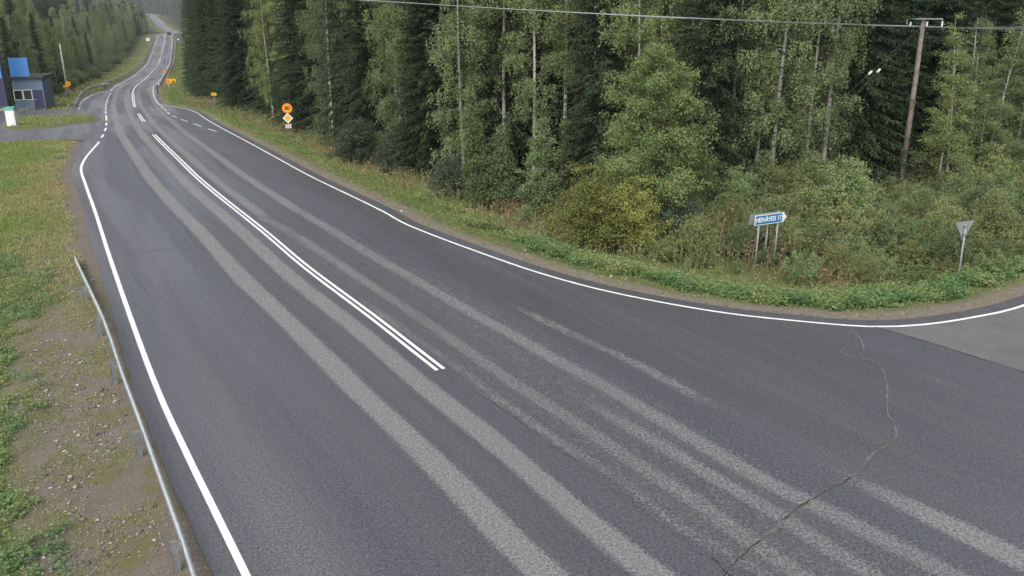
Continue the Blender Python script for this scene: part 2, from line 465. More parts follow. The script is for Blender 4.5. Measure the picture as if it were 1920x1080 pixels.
gr = t.math('ADD', t.math('MULTIPLY', grain, .6), t.math('MULTIPLY', grain2, .4))
st3 = t.node('ShaderNodeCombineXYZ', i0=T, i1=t.math('MULTIPLY', Sx, .035), i2=0.0).outputs[0]
streak = t.noise(3.0, st3, 5, .7)
big = t.noise(.5, t.node('ShaderNodeCombineXYZ', i0=T, i1=t.math('MULTIPLY', Sx, .06), i2=0.0).outputs[0], 4)
stain = t.noise(.5, st, 5, .65)
dark = t.mix(t.ramp(gr, .42, .60), (.036, .037, .044), (.138, .141, .163))
dark = t.mix(t.math('MULTIPLY', t.ramp(streak, .45, .75), .25), dark, (.115, .114, .125))
dark = t.mix(t.ramp(stain, .35, .7), dark, t.mix(1.0, dark, (.88, .88, .90), 'MULTIPLY'))
rough_edge = t.math('MULTIPLY', t.math('MULTIPLY', t.math('MAXIMUM', bandmask(Tw, -5.6, .6, .5), t.math('MULTIPLY', t.ramp(T, -5.6, -6.2, 0, 1), .5)), t.ramp(t.noise(22, obj, 2, .8), .47, .60)), t.ramp(Sx, s409 - 26., s409 - 8., 1., .0))
light = t.mix(t.ramp(gr, .40, .60), (.066, .065, .067), (.31, .302, .30))
mk = t.math('MULTIPLY', t.ramp(t.math('ADD', mk, t.math('MULTIPLY', t.math('SUBTRACT', grain2, .5), 1.6)), .20, .95), .92)
spk = t.ramp(t.noise(34, obj, 1, .5), .66, .72)
pit = t.ramp(t.noise(27, obj, 2, .6), .60, .68)
dark = t.mix(t.ramp(t.noise(.4, st3, 3), .40, .62), dark, t.mix(1.0, dark, (1.04, 1.0, .95), 'MULTIPLY'))
rims = t.math('MAXIMUM', t.math('MAXIMUM', bandmask(Tw, -2.72, .08, .10), bandmask(Tw, -1.82, .05, .08)), t.math('MAXIMUM', bandmask(Tw, -1.22, .07, .09), t.math('MAXIMUM', bandmask(Tw, tB - .42, .06, .1), bandmask(Tw, tD - .45, .07, .1))))
rims = t.math('MULTIPLY', rims, t.ramp(Sx, s409 - 10, s409 + 25, .1, .45))
dark = t.mix(rims, dark, t.mix(1.0, dark, (.55, .55, .57), 'MULTIPLY'))
c = t.mix(mk, dark, light)
c = t.mix(t.math('MULTIPLY', rough_edge, .8), c, (.20, .195, .185))
c = t.mix(t.math('MULTIPLY', spk, .55), c, (.30, .29, .28))
c = t.mix(t.math('MULTIPLY', pit, .45), c, (.025, .025, .028))
dusty = t.ramp(t.noise(1.3, st3, 5, .7), .52, .72)
c = t.mix(t.math('MULTIPLY', dusty, .20), c, (.12, .115, .105))
t.set(b.inputs['Base Color'], c)
t.set(b.inputs['Roughness'], t.math('ADD', t.ramp(big, .40, .60, .36, .60), t.math('MULTIPLY', mk, .2)))
bp = t.node('ShaderNodeBump', Height=t.math('ADD', gr, 0.0)); bp.inputs['Strength'].default_value = .5; bp.inputs['Distance'].default_value = .02
t.set(b.inputs['Normal'], bp.outputs[0])
M['asphalt'] = m
V2, TR, AT = pavement()
road = link('road', mesh_np('road', np.c_[V2, zb(V2[:, 1])], TR, M['asphalt'], True, AT)); tag(road, kind='structure')

def ribbon(name, C, wd, mat, dz=.006, kind='structure', w2=None):
    """thin sheet following the road surface"""
    N = normals2(C); wd = np.broadcast_to(wd, (len(C),))[:, None]
    A = C + N * wd / 2; B = C - N * wd / 2
    V = np.vstack([np.c_[A, zb(A[:, 1]) + dz], np.c_[B, zb(B[:, 1]) + dz]]); n = len(C)
    i = np.arange(n - 1)
    return V, np.c_[i, i + 1, n + i + 1, n + i]
def ribbons(name, lst, mat, dz=.006):
    Vs, Fs, n = [], [], 0
    for C, wd in lst:
        V, F = ribbon(name, C, wd, mat, dz); Vs.append(V); Fs.append(F + n); n += len(V)
    o = link(name, mesh_np(name, np.vstack(Vs), np.vstack(Fs), mat)); tag(o, kind='structure'); return o

# side road surface, older and lighter
m, t, b = material('old_asphalt', (.12, .12, .12), .8, 0, .4)
obj = t.node('ShaderNodeTexCoord').outputs['Object']
g = t.noise(30, obj, 3, .8)
c = t.mix(t.ramp(g, .42, .60), (.085, .085, .086), (.205, .203, .202))
c = t.mix(t.math('MULTIPLY', t.ramp(t.noise(.8, obj, 6, .75), .42, .62), .55), c, (.095, .092, .09))
c = t.mix(t.math('MULTIPLY', t.ramp(t.noise(80, obj, 1), .68, .74), .4), c, (.3, .29, .27))
t.set(b.inputs['Base Color'], c)
bp = t.node('ShaderNodeBump', Height=g); bp.inputs['Strength'].default_value = .4; bp.inputs['Distance'].default_value = .02
t.set(b.inputs['Normal'], bp.outputs[0]); M['oldasphalt'] = m
seam = catmull(np.vstack([pix((1640, 613.5), (1760, 648), (1920, 699), (2150, 775))]), .5)
rpart = ER[::-1]; k0 = int(np.argmin(np.linalg.norm(rpart - hit(1640, 613.5), axis=1)))
spoly = np.vstack([rpart[k0:] , seam[::-1]])
me = bpy.data.meshes.new('side_road'); 
tris = geometry.delaunay_2d_cdt([Vector(p) for p in spoly], [(i, (i + 1) % len(spoly)) for i in range(len(spoly))], [], 1, 1e-5)
vv = np.array([(v[0], v[1]) for v in tris[0]]); ff = np.array(tris[2]); ff = ff[inside(vv[ff].mean(1), spoly)]
side = link('side_road', mesh_np('side_road', np.c_[vv, zb(vv[:, 1]) + .004], ff, M['oldasphalt'])); tag(side, kind='structure')

jt = seam[(seam[:, 0] > -100)]
M['joint'] = weathered('joint_dirt', (.05, .048, .05), .9, 0, .5, 3)
rj = np.random.default_rng(5); jn = np.clip(np.cumsum(rj.normal(0, .012, len(jt))), -.05, .05)
ribbons('paving_joint', [(jt + normals2(jt) * jn[:, None], rj.uniform(.005, .05, len(jt)))], M['joint'], .009)
# painted lines
cs = np.r_[0, np.cumsum(np.linalg.norm(np.diff(CEN, axis=0), axis=1))]
def station(p): return float(seg_dist(np.array([p]), CEN)[2][0])
def cut(a, b_, off=0., step=.8):
    ss = np.arange(a, b_, step); ss = np.r_[ss, b_]
    C = np.c_[np.interp(ss, cs, CEN[:, 0]), np.interp(ss, cs, CEN[:, 1])]
    T = np.c_[np.interp(ss + .3, cs, CEN[:, 0]), np.interp(ss + .3, cs, CEN[:, 1])] - np.c_[np.interp(ss - .3, cs, CEN[:, 0]), np.interp(ss - .3, cs, CEN[:, 1])]
    T /= np.linalg.norm(T, axis=1)[:, None]
    return C + np.c_[T[:, 1], -T[:, 0]] * off
s0, s1 = station(hit(826, 693)), station(hit(291, 252))
s2, s3 = station(hit(268, 228)), station(hit(259, 213))
s4 = station(hit(252.5, 201))
lines = []
for o_ in (-.095, .095):
    lines += [(cut(s0, s1, o_), .10), (cut(s2, s3, o_), .10), (cut(s4, station(hit(250, 172)), o_), .10)]
lines.append((cut(station(hit(250, 172)), cs[-1] - 20, 0, 2.), .16))
ribbons('centre_line_marking', lines, M['paint'])
LF2 = LF[LF[:, 1] > hit(211, 170)[1]]
ribbons('left_edge_line_marking', [(EL, .135), (BAY, .11), (LF, .12)], M['paint'])
ribbons('right_edge_line_marking', [(ERF, .105)], M['paint'])
dl = []
for (a, b_) in [((183.5, 268), (185, 266)), ((190, 258.5), (194, 252)), ((196, 246), (199, 240)), ((199, 235.5), (200, 230.5)), ((200, 226), (198.6, 216)), ((198.3, 212.5), (198.2, 208.5)), ((198, 206), (198, 203.4)), ((198, 201.5), (198.2, 199)), ((198.4, 197), (199, 194.8)), ((199.5, 193), (200.2, 191)), ((200.6, 189.5), (201.2, 187.8)), ((201.8, 186), (202.4, 184.4)), ((203, 182.6), (203.8, 181)), ((204.6, 179.5), (205.5, 178)), ((206.6, 176.5), (207.8, 175)),
                 ((297, 194.5), (300.5, 197)), ((301.5, 199), (306.5, 202.5)), ((308, 204.5), (311.5, 207.5)), ((313, 210), (318.5, 214)), ((322.5, 217), (331.5, 220.3)), ((340, 224), (352, 228)), ((362.5, 232), (377.5, 237)), ((389.5, 241.5), (406, 246.5))]:
    dl.append((np.linspace(hit(*a), hit(*b_), 4), .14 if a[0] < 250 else .12))
for (a, b_) in [((168, 202), (176, 201)), ((182, 200.3), (188, 199.6))]:
    dl.append((np.linspace(hit(*a), hit(*b_), 3), .15))
ribbons('dashed_line_marking', dl, M['paint'])

# cracks
M['crack'] = weathered('crack_dark', (.016, .015, .016), .9, 0, .1)
M['crackl'] = weathered('crack_dust', (.17, .155, .14), .9, 0, .5, 14)
def hash_n1(n, seed):
    r = np.random.default_rng(seed); return np.interp(np.arange(n), np.arange(0, n + 7, 7), r.random(len(np.arange(0, n + 7, 7))))
def jag(pts, amp, step=.12):
    C = catmull(pix(*pts), step); n = len(C); r = np.random.default_rng(len(pts) * 31)
    j = np.cumsum(r.normal(0, amp, n)); j -= np.linspace(j[0], j[-1], n); j = np.clip(j, -amp * 8, amp * 8)
    return C + normals2(C) * j[:, None], r.uniform(.2, 1.3, n)
c1, w1 = jag([(1597, 622), (1608, 650), (1603, 672), (1640, 690), (1652, 720), (1650, 765), (1672, 815), (1640, 850), (1595, 895)], .02)
c2, w2 = jag([(1595, 895), (1535, 930), (1490, 960), (1440, 1000), (1395, 1035), (1350, 1075), (1300, 1120)], .02)
c3, w3 = jag([(795, 690), (845, 712), (900, 740), (960, 780), (1000, 810), (1050, 845), (1080, 865)], .012)
c4, w4 = jag([(205, 481), (260, 474), (310, 469), (352, 462)], .02)
c5, w5 = jag([(690, 433), (720, 431), (760, 433)], .02)
c6, w6 = jag([(1335, 1045), (1362, 1072), (1400, 1095)], .02)
c7, w7 = jag([(1570, 657), (1603, 672), (1640, 676)], .02)
ribbons('road_crack', [(c1, np.where(hash_n1(len(c1), 3) > .45, w1 * .016, .002)), (c2, np.where(hash_n1(len(c2), 4) > .35, w2 * .032, .003)), (c3[len(c3)//3:], w3[len(c3)//3:] * .010), (c6, w6 * .018)], M['crack'], .012)
ribbons('crack_dust_line', [(c1 + [.02, .01], w1 * .06), (c2[:40] + [.02, .02], w2[:40] * .08), (c4, w4 * .04), (c5, w5 * .04), (c7, w7 * .05), (c3 + [.03, .03], w3 * .03)], M['crackl'], .008)

# ------------------------------------------------------------------ ground
def lin(a, b, st): return np.arange(a, b, st)
xs = np.r_[lin(-1500, -700, 60), lin(-700, -320, 16), lin(-320, -60, 2.6), lin(-60, -26, 1.2), lin(-26, 44, .5), lin(44, 80, 2.), lin(80, 200, 10), lin(200, 900, 60)]
ys = np.r_[lin(-60, 4, 4), lin(4, 62, .5), lin(62, 130, 1.4), lin(130, 560, 3.2), lin(560, 1200, 10), lin(1200, 2600, 50)]
GX, GY = np.meshgrid(xs, ys)
GP = np.c_[GX.ravel(), GY.ravel()]
PC = simplify(PAV, .03)
dd, _, _ = seg_dist(GP, PC, True)
ins = inside(GP, PC)
E_ = np.where(ins, -dd, dd)
tt, sss = road_coords(GP)
isl = catmull(np.vstack([pix((15, 219), (112, 216), (165, 216), (186, 220), (190, 224), (178, 229), (140, 234), (90, 241), (15, 246), (15, 219))]), 1.)
def hash_noise(P, sc, seed=0):
    """smooth value noise"""
    r = np.random.default_rng(seed); G = r.random((257, 257))
    q = P / sc; i = np.floor(q).astype(int); f = q - i; f = f * f * (3 - 2 * f)
    a = G[i[:, 1] % 256, i[:, 0] % 256]; b = G[i[:, 1] % 256, (i[:, 0] + 1) % 256]; c = G[(i[:, 1] + 1) % 256, i[:, 0] % 256]; d = G[(i[:, 1] + 1) % 256, (i[:, 0] + 1) % 256]
    return (a * (1 - f[:, 0]) + b * f[:, 0]) * (1 - f[:, 1]) + (c * (1 - f[:, 0]) + d * f[:, 0]) * f[:, 1]
def terrain_z(P, e, tl):
    Y = P[:, 1]; base = zb(Y)
    rt = tl > 0
    e0 = np.maximum(e, 0)
    ditchR = np.interp(e0, [0, .7, 1.6, 4.5, 6.5, 10, 16, 60, 300], [.0, -.05, -.15, -.95, -1.05, -.75, -.4, .6, 5.])
    ditchL = np.interp(e0, [0, .7, 2.2, 6, 10, 20, 60, 300], [.0, -.04, -.12, -.55, -.8, -.7, .3, 6.])
    nearL = np.interp(Y, [28, 45], [1., .35])
    z = base + np.where(rt, ditchR, ditchL * nearL)
    z += np.where(e > 1.2, (hash_noise(P, 2.3, 1) - .5) * .16 + (hash_noise(P, 9, 2) - .5) * .5 * np.clip((e - 4) / 6, 0, 1), 0)
    z += np.where(e > .3, (hash_noise(P, .9, 5) - .5) * .05, 0)
    under = np.where(Y > 62, -.35, -.05)
    edge = np.clip(-e / 1.0, 0, 1)
    z = np.where(e < 0, base - .02 + under * edge, z - .02 - np.where(Y > 120, .12, 0.))
    return z
GZ = terrain_z(GP, E_, tt)
nx, ny = len(xs), len(ys)
ii, jj = np.meshgrid(np.arange(nx - 1), np.arange(ny - 1))
q = (jj * nx + ii).ravel(); GF = np.c_[q, q + 1, q + nx + 1, q + nx]
dz_cache = GZ.reshape(ny, nx)
def gz(X, Y):
    X = np.atleast_1d(X).astype(float); Y = np.atleast_1d(Y).astype(float)
    i = np.clip(np.searchsorted(xs, X) - 1, 0, nx - 2); j = np.clip(np.searchsorted(ys, Y) - 1, 0, ny - 2)
    fx = np.clip((X - xs[i]) / (xs[i + 1] - xs[i]), 0, 1); fy = np.clip((Y - ys[j]) / (ys[j + 1] - ys[j]), 0, 1)
    Z = dz_cache
    return (Z[j, i] * (1-fx) + Z[j, i+1] * fx) * (1-fy) + (Z[j+1, i] * (1-fx) + Z[j+1, i+1] * fx) * fy
def ghit(x, y):
    return hit(x, y, 0, lambda X, Y: float(gz(X, Y)[0]))
def EE(P):
    d, _, _ = seg_dist(P, PC, True); i = inside(P, PC); tl, _ = road_coords(P)
    return np.where(i, -d, d), tl

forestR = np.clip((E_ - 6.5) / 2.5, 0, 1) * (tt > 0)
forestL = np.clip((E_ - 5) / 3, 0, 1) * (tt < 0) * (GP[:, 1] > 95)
bare = np.clip(1 - (np.abs(E_ - 1.2) - 1.1) / .9, 0, 1) * (tt < 0) * np.interp(GP[:, 1], [26, 36], [1., .15])
m, t, b = material('ground', (.1, .1, .05), .95, 0, .15)
obj = t.node('ShaderNodeTexCoord').outputs['Object']
E1, BA, FO, RT = t.attr('e'), t.attr('bare'), t.attr('forest'), t.attr('rt')
nA = t.noise(1.1, obj, 6, .7); nB = t.noise(9, obj, 6, .75); nC = t.noise(.25, obj, 3); nD = t.noise(42, obj, 4, .75)
soil = t.mix(t.ramp(nB, .3, .7), (.075, .060, .040), (.135, .11, .075))
grassc = t.mix(t.ramp(nA, .35, .65), (.085, .125, .035), (.15, .165, .055))
grassc = t.mix(t.ramp(nB, .40, .75), grassc, soil)
gravel = t.mix(t.ramp(nD, .32, .68), (.075, .062, .050), (.245, .212, .180))
gravel = t.mix(t.ramp(t.noise(20, obj, 3), .60, .70), gravel, (.30, .275, .25))
gravel = t.mix(t.math('MULTIPLY', t.ramp(nA, .45, .7), .6), gravel, (.125, .105, .085))
gravel = t.mix(t.math('MULTIPLY', RT, .5), gravel, t.mix(t.ramp(nB, .35, .65), (.15, .13, .095), (.30, .27, .20)))
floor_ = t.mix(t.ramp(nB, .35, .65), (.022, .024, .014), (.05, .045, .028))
ew = t.math('ADD', E1, t.math('MULTIPLY', t.math('SUBTRACT', nB, .5), 1.3))
gedge = t.math('ADD', .2, t.math('MULTIPLY', nC, .7))
gm = t.ramp(ew, gedge, t.math('ADD', gedge, .7), 1, 0)
bm_ = t.ramp(t.math('ADD', BA, t.math('MULTIPLY', t.math('SUBTRACT', nB, .5), 1.5)), .40, .62)
gm = t.math('MAXIMUM', gm, t.math('MULTIPLY', bm_, .93))
c = t.mix(gm, grassc, gravel)
moss = t.math('MULTIPLY', bm_, t.ramp(t.noise(.8, obj, 6, .8), .47, .62))
c = t.mix(t.math('MULTIPLY', moss, .8), c, (.13, .125, .045))
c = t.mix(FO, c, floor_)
t.set(b.inputs['Base Color'], c)
bp = t.node('ShaderNodeBump', Height=t.math('ADD', nD, nB)); bp.inputs['Strength'].default_value = .6; bp.inputs['Distance'].default_value = .03
t.set(b.inputs['Normal'], bp.outputs[0]); M['ground'] = m
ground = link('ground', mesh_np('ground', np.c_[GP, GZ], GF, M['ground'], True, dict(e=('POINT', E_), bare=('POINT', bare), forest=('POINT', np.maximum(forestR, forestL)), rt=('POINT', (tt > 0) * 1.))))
tag(ground, kind='structure')
# grassy island in the mouth of the left side road
ip = isl[:-1]
c0 = ip.mean(0)
inn = c0 + (ip - c0) * .90
V = np.vstack([np.c_[ip, zb(ip[:, 1]) + .01], np.c_[inn, zb(inn[:, 1]) + .10], [[c0[0], c0[1], zb(c0[1]) + .16]]]); n = len(ip); i = np.arange(n)
island = link('traffic_island', mesh_np('traffic_island', V, [np.c_[i, (i+1) % n, n+(i+1) % n, n+i], np.c_[n+i, n+(i+1) % n, np.full(n, 2*n)]], M['ground'], False,
    dict(e=('POINT', np.r_[np.zeros(n), np.full(n, 1.7), [5]]), bare=('POINT', np.zeros(2*n+1)), forest=('POINT', np.zeros(2*n+1)), rt=('POINT', np.zeros(2*n+1))))); tag(island, kind='structure')

# ------------------------------------------------------------------ plants: leaf clouds
def norm(a): return a / (np.linalg.norm(a, axis=-1, keepdims=True) + 1e-9)
class Leaves:
    def __init__(s): s.V = []; s.v = []; s.u = []
    def add(s, c, d, nrm, L, W, u):
        """diamond leaves: base at c, along d, width along cross(d, nrm)"""
        n = len(c); d = norm(d); wv = norm(np.cross(d, nrm))
        L = np.broadcast_to(L, (n,))[:, None]; W = np.broadcast_to(W, (n,))[:, None]
        mid = c + d * L * .45
        q = np.stack([c, mid + wv * W / 2, c + d * L, mid - wv * W / 2], 1)
        s.V.append(q.reshape(-1, 3)); s.v.append(rng.random(n)); s.u.append(np.broadcast_to(u, (n,)))
    def mesh(s, name, mat):
        V = np.concatenate(s.V); n = len(V) // 4
        return mesh_np(name, V, np.arange(n * 4).reshape(n, 4), mat, False, dict(v=('FACE', np.concatenate(s.v)), u=('FACE', np.concatenate(s.u))))
def rnd(n): return rng.normal(size=(n, 3))

def make_spruce(H, R, dens=1.0, z0=.4, base='spruce_tree'):
    LV = Leaves(); tr = MB()
    zz = np.linspace(0, H, 14); bend = rng.normal(0, .05)
    tr.tube(np.c_[np.sin(zz / H * 3) * bend, zz * 0, zz], .012 * H * (1 - zz / H) + .015, 8)
    z = z0
    while z < H * .985:
        fr = z / H
        nb = rng.integers(5, 8)
        a0 = rng.random() * 6.28
        for k in range(nb):
            az = a0 + k * 6.283 / nb + rng.normal(0, .22)
            L = R * (1 - fr) ** .72 * rng.uniform(.68, 1.08) + .12
            if fr < .08: L *= .8
            if rng.random() < .05: L *= .55
            up = np.interp(fr, [0, .3, .8, 1], [-.32, -.25, .1, .6]) + rng.normal(0, .06)
            zs = z + rng.normal(0, .08)
            nr = max(4, int(L / (.13 / dens)))
            r = np.linspace(.10, 1, nr) * L
            px_ = r * math.cos(az); py_ = r * math.sin(az)
            pz_ = zs + r * up - .04 * r * r * (1 - fr) + .10 * np.clip(r / L - .6, 0, 1) ** 2 * L * 2.5
            P = np.c_[px_, py_, pz_]
            if L > .8: tr.tube(P[::max(1, nr // 5)], np.linspace(.022 * L / 2 + .006, .004, len(P[::max(1, nr // 5)])), 4, False)
            u = np.clip(.5 + .25 * rng.normal() + .3 * (r / L - .5), 0, 1)
            rad = np.array([math.cos(az), math.sin(az), 0]); tan = np.array([-math.sin(az), math.cos(az), 0])
            for sd_ in (-1, 1):
                ls = (.50 * (1 - r / L) * min(L / 2, 1.0) + .16) * rng.uniform(.7, 1.3, nr)
                d = rad * .55 + tan * sd_ * .8 + np.c_[np.zeros((nr, 2)), -.28 + rng.normal(0, .12, nr)]
                d = norm(d + rnd(nr) * .10)
                for q_ in range(2):
                    s_ = P + d * (ls * q_ * .5)[:, None]; s_[:, 2] -= .05 * q_ * ls
                    LV.add(s_, d + rnd(nr) * .12 + [0, 0, -.2 * q_], np.array([0, 0, 1.]) + rnd(nr) * .35, ls * .62, rng.uniform(.065, .115, nr), u)
                hm = rng.random(nr) < .75
                n2 = hm.sum()
                if n2:
                    LV.add(P[hm] + d[hm] * (ls[hm] * rng.uniform(.1, .9, n2))[:, None], np.array([0, 0, -1.]) + rnd(n2) * .28, rnd(n2), rng.uniform(.14, .34, n2) * (1 - fr * .5), rng.uniform(.06, .10, n2), u[hm] * .7)
            LV.add(P, rad + [0, 0, up] + rnd(nr) * .12, np.array([0, 0, 1.]) + rnd(nr) * .4, .24, .10, np.clip(u + .15, 0, 1))
        z += rng.uniform(.22, .34) / dens * (1 - .35 * fr) * (1.15 if fr < .3 else 1)
    n = 60; zz = rng.uniform(H * .93, H, n)
    LV.add(np.c_[rng.normal(0, .04, (n, 2)), zz], rnd(n) * .5 + [0, 0, 1], rnd(n), .2, .08, .7)
    return tr, LV

def make_birch(H, R, zc=.28, nl=46, leaf=.10, lean=0., ns=10):
    LV = Leaves(); tr = MB(); lb = MB(); LV.limbs = lb
    zz = np.linspace(0, H, 22); p1, p2 = rng.random(2) * 6.28
    bx = np.sin(zz / H * 4 + p1) * .18 + lean * zz; by = np.sin(zz / H * 3 + p2) * .18; bx -= bx[0]; by -= by[0]
    tr.tube(np.c_[bx, by, zz], .0056 * H * (1 - zz / H) ** .8 + .012, 8)
    for k in range(nl):
        fr = zc + (1 - zc) * ((k + rng.random()) / nl) ** .9
        if fr > .985: fr = .985
        z = fr * H; o = np.array([np.interp(z, zz, bx), np.interp(z, zz, by), z])
        az = k * 2.4 + rng.normal(0, .5)
        L = R * (np.sin(np.clip((fr - zc) / (1 - zc), 0, 1) * 2.2 + .75)) * rng.uniform(.6, 1.12) + .25
        el = rng.uniform(.45, 1.0)
        tt_ = np.linspace(0, 1, 7)[:, None]
        dr = np.array([math.cos(az) * math.cos(el), math.sin(az) * math.cos(el), math.sin(el)])
        P = o + dr * tt_ * L * 1.15 + np.array([0, 0, -1.]) * tt_ ** 2.2 * L * .45
        lb.tube(P, np.linspace(.008 * L + .004, .003, 7), 5, False)
        uu = np.clip(.5 + .28 * rng.normal(), 0, 1)
        for j in range(ns):
            f = rng.uniform(.25, 1.0); b0 = np.array([np.interp(f, tt_[:, 0], P[:, i]) for i in range(3)])
            a2 = az + rng.normal(0, 1.1); l2 = rng.uniform(.25, .65) * min(1.2, .4 + L * .35)
            e = b0 + np.array([math.cos(a2) * l2, math.sin(a2) * l2, rng.uniform(-.05, .35) * l2])
            lb.tube(np.array([b0, (b0 + e) / 2 + [0, 0, .03], e]), [.006, .004, .002], 3, False)
            for q_ in range(3):
                hang = rng.uniform(.35, 1.0); n = int(hang / .042)
                s_ = b0 + (e - b0) * rng.uniform(.3, 1)
                f_ = np.linspace(0, 1, n)[:, None]
                sw = rng.normal(0, .22, 2)
                C = s_ + np.c_[sw[0] * f_, sw[1] * f_, -hang * f_ ** 1.1] + rnd(n) * .055
                LV.add(C, rnd(n) * .7 + [0, 0, -.8], rnd(n), rng.uniform(leaf * .7, leaf * 1.2, n), rng.uniform(leaf * .55, leaf * .85, n), np.clip(uu + rng.normal(0, .12), 0, 1))
    return tr, LV

def make_young(H, R, n_l=15000, leaf=.12, zlow=.06, pointed=1.0, mbark='bark', stems=1, narrow=.75):
    """young leafy tree: ascending limbs, crown nearly to the ground, clumped leaves"""
    LV = Leaves(); tr = MB(); ends = []
    for s_ in range(stems):
        ox, oy = (0, 0) if stems == 1 else rng.normal(0, R * .18, 2)
        hh = H * (1 if s_ == 0 else rng.uniform(.6, .92))
        zz = np.linspace(0, hh, 12); la, lb = rng.normal(0, .03 if stems == 1 else .1, 2)
        bx = ox + la * zz + np.sin(zz * .9 + s_) * .05; by = oy + lb * zz
        tr.tube(np.c_[bx, by, zz], .009 * hh * (1 - zz / hh) + .008, 7)
        nb = int(34 * hh / H / max(1, stems * .6)) + 8
        for k in range(nb):
            fr = zlow + (1 - zlow) * ((k + rng.random()) / nb)
            z = fr * hh; o = np.array([np.interp(z, zz, bx), np.interp(z, zz, by), z])
            az = k * 2.4 + rng.normal(0, .4); q = (fr - zlow) / (1 - zlow)
            L = R * ((1 - q) ** pointed * .95 + .12) * (min(1, .55 + q * 3)) * rng.uniform(.6, 1.12)
            el = rng.uniform(.35, .8)
            P = o + np.array([math.cos(az) * math.cos(el), math.sin(az) * math.cos(el), math.sin(el)]) * np.linspace(0, 1, 5)[:, None] * L + np.array([0, 0, -1.]) * (np.linspace(0, 1, 5)[:, None] ** 2) * L * .25
            tr.tube(P, np.linspace(.012 * L + .006, .004, 5), 4, False)
            ends.append((P, L, hh))
    tot = sum(e[1] for e in ends)
    for P, L, hh in ends:
        n = int(n_l * L / tot); nc = max(2, n // 34); un = np.clip(.5 + .25 * rng.normal(), 0, 1)
        for c in range(nc):
            f = rng.uniform(.2, 1.05) ** .8; b0 = P[0] + (P[-1] - P[0]) * f + np.array([0, 0, .06 * L * math.sin(f * 3)])
            ctr = b0 + rng.normal(0, .13 * (.5 + L * .45), 3); k = 34
            C = ctr + rnd(k) * [.14, .14, .09]
            LV.add(C, rnd(k) + [0, 0, -.25], rnd(k) * .7 + [0, 0, .8], rng.uniform(leaf * .6, leaf * 1.1, k), rng.uniform(leaf * .4, leaf * narrow, k), np.clip(un + rng.normal(0, .13), 0, 1))
    return tr, LV

def make_shrub(H, R, stems=22, leaf=.11, per=150, upright=.8):
    LV = Leaves(); tr = MB()
    for k in range(stems):
        az = rng.random() * 6.28; sp = rng.random() ** .6 * R; h = H * rng.uniform(.55, 1.05) * (1 - .35 * (sp / R) ** 2)
        o = np.array([math.cos(az), math.sin(az), 0]) * sp * .35; o2 = np.array([math.cos(az), math.sin(az), 0]) * sp
        f = np.linspace(0, 1, 6)[:, None]
        P = o + (o2 - o) * f ** 1.1 + np.array([0, 0, 1.]) * h * f ** .85
        tr.tube(P, np.linspace(.018, .004, 6), 4, False)
        un = np.clip(.5 + .3 * rng.normal(), 0, 1)
        nt_ = 9
        for j in range(nt_):
            ff = rng.uniform(.12, 1.0); b0 = np.array([np.interp(ff, f[:, 0], P[:, i]) for i in range(3)])
            d = norm(np.array([math.cos(az), math.sin(az), 0]) * .4 + rng.normal(0, .55, 3) + [0, 0, upright])
            l2 = rng.uniform(.25, .6) * H * .26
            n = per // nt_
            C = b0 + d * (np.linspace(0, 1, n)[:, None] * l2) + rnd(n) * .045
            LV.add(C, d * .7 + rnd(n) * .7, rnd(n) * .8 + [0, 0, .5], rng.uniform(leaf * .7, leaf * 1.25, n), rng.uniform(leaf * .38, leaf * .62, n), np.clip(un + rng.normal(0, .12), 0, 1))
    return tr, LV

PROTO = {}
def proto(key, name, trlv, bark, leafm, crown='crown', trunk='trunk', **kw):
    tr, LV = trlv
    root = bpy.data.objects.new(name, None); root.empty_display_size = .3
    a = bpy.data.objects.new(trunk, tr.mesh(trunk, M[bark], True)); b = bpy.data.objects.new(crown, LV.mesh(crown, M[leafm]))
    parts = [a, b]
    if hasattr(LV, 'limbs'): parts.append(bpy.data.objects.new('limbs', LV.limbs.mesh('limbs', M['bark'], True)))
    PROTO.setdefault(key, []).append((name, parts))
HT = {}
for i, (H, R) in enumerate([(21, 3.3), (18, 2.7), (22, 3.6), (15, 2.6)]):
    proto('spruce', 'spruce_tree', make_spruce(H, R, .95), 'bark', 'spruce'); HT.setdefault('spruce', []).append(H)
for i, (H, R, zc) in enumerate([(18, 2.3, .14), (19, 2.0, .20), (16, 2.2, .10), (20, 2.2, .33), (17, 2.1, .07)]):
    proto('birch', 'birch_tree', make_birch(H, R, zc, 68, lean=rng.normal(0, .01)), 'bbark', 'birch'); HT.setdefault('birch', []).append(H)
for i, (H, R, n, pt) in enumerate([(7.9, 3.7, 46000, .70), (5.2, 1.15, 11000, .8), (5.0, 1.3, 11000, .7), (4.2, .8, 6500, .8)]):
    proto('young', 'young_tree', make_young(H, R, n, .12, .05, pt), 'bark', 'medium' if i == 0 else 'young')
for i, (H, R, n) in enumerate([(9.5, 1.7, 24000), (8.5, 1.5, 20000)]): proto('grove', 'young_tree', make_young(H, R, n, .11, .05, .55, stems=3, narrow=.5), 'bbark', 'birch')
proto('gold', 'leafy_shrub', make_young(3.6, 2.0, 20000, .11, .03, .38, stems=7), 'bark', 'gold', 'foliage', 'stems')
for i in range(2): proto('dark', 'leafy_shrub', make_young(3.2, 1.9, 12000, .16, .03, .4, stems=6, narrow=.55), 'bark', 'darkbush', 'foliage', 'stems')
for i, (H, R) in enumerate([(2.3, 1.5), (2.0, 1.6), (2.7, 1.4), (1.7, 1.3)]):
    proto('willow', 'willow_shrub', make_shrub(H, R, 34, .115, 190), 'bark', 'willow', 'foliage', 'stems')

for i, (H, R) in enumerate([(2.5, 1.15), (2.1, 1.3), (2.9, 1.1)]):
    proto('willow', 'willow_shrub', make_young(H, R, 8500, .10, .03, .5, stems=7, narrow=.5), 'bark', 'willow', 'foliage', 'stems')

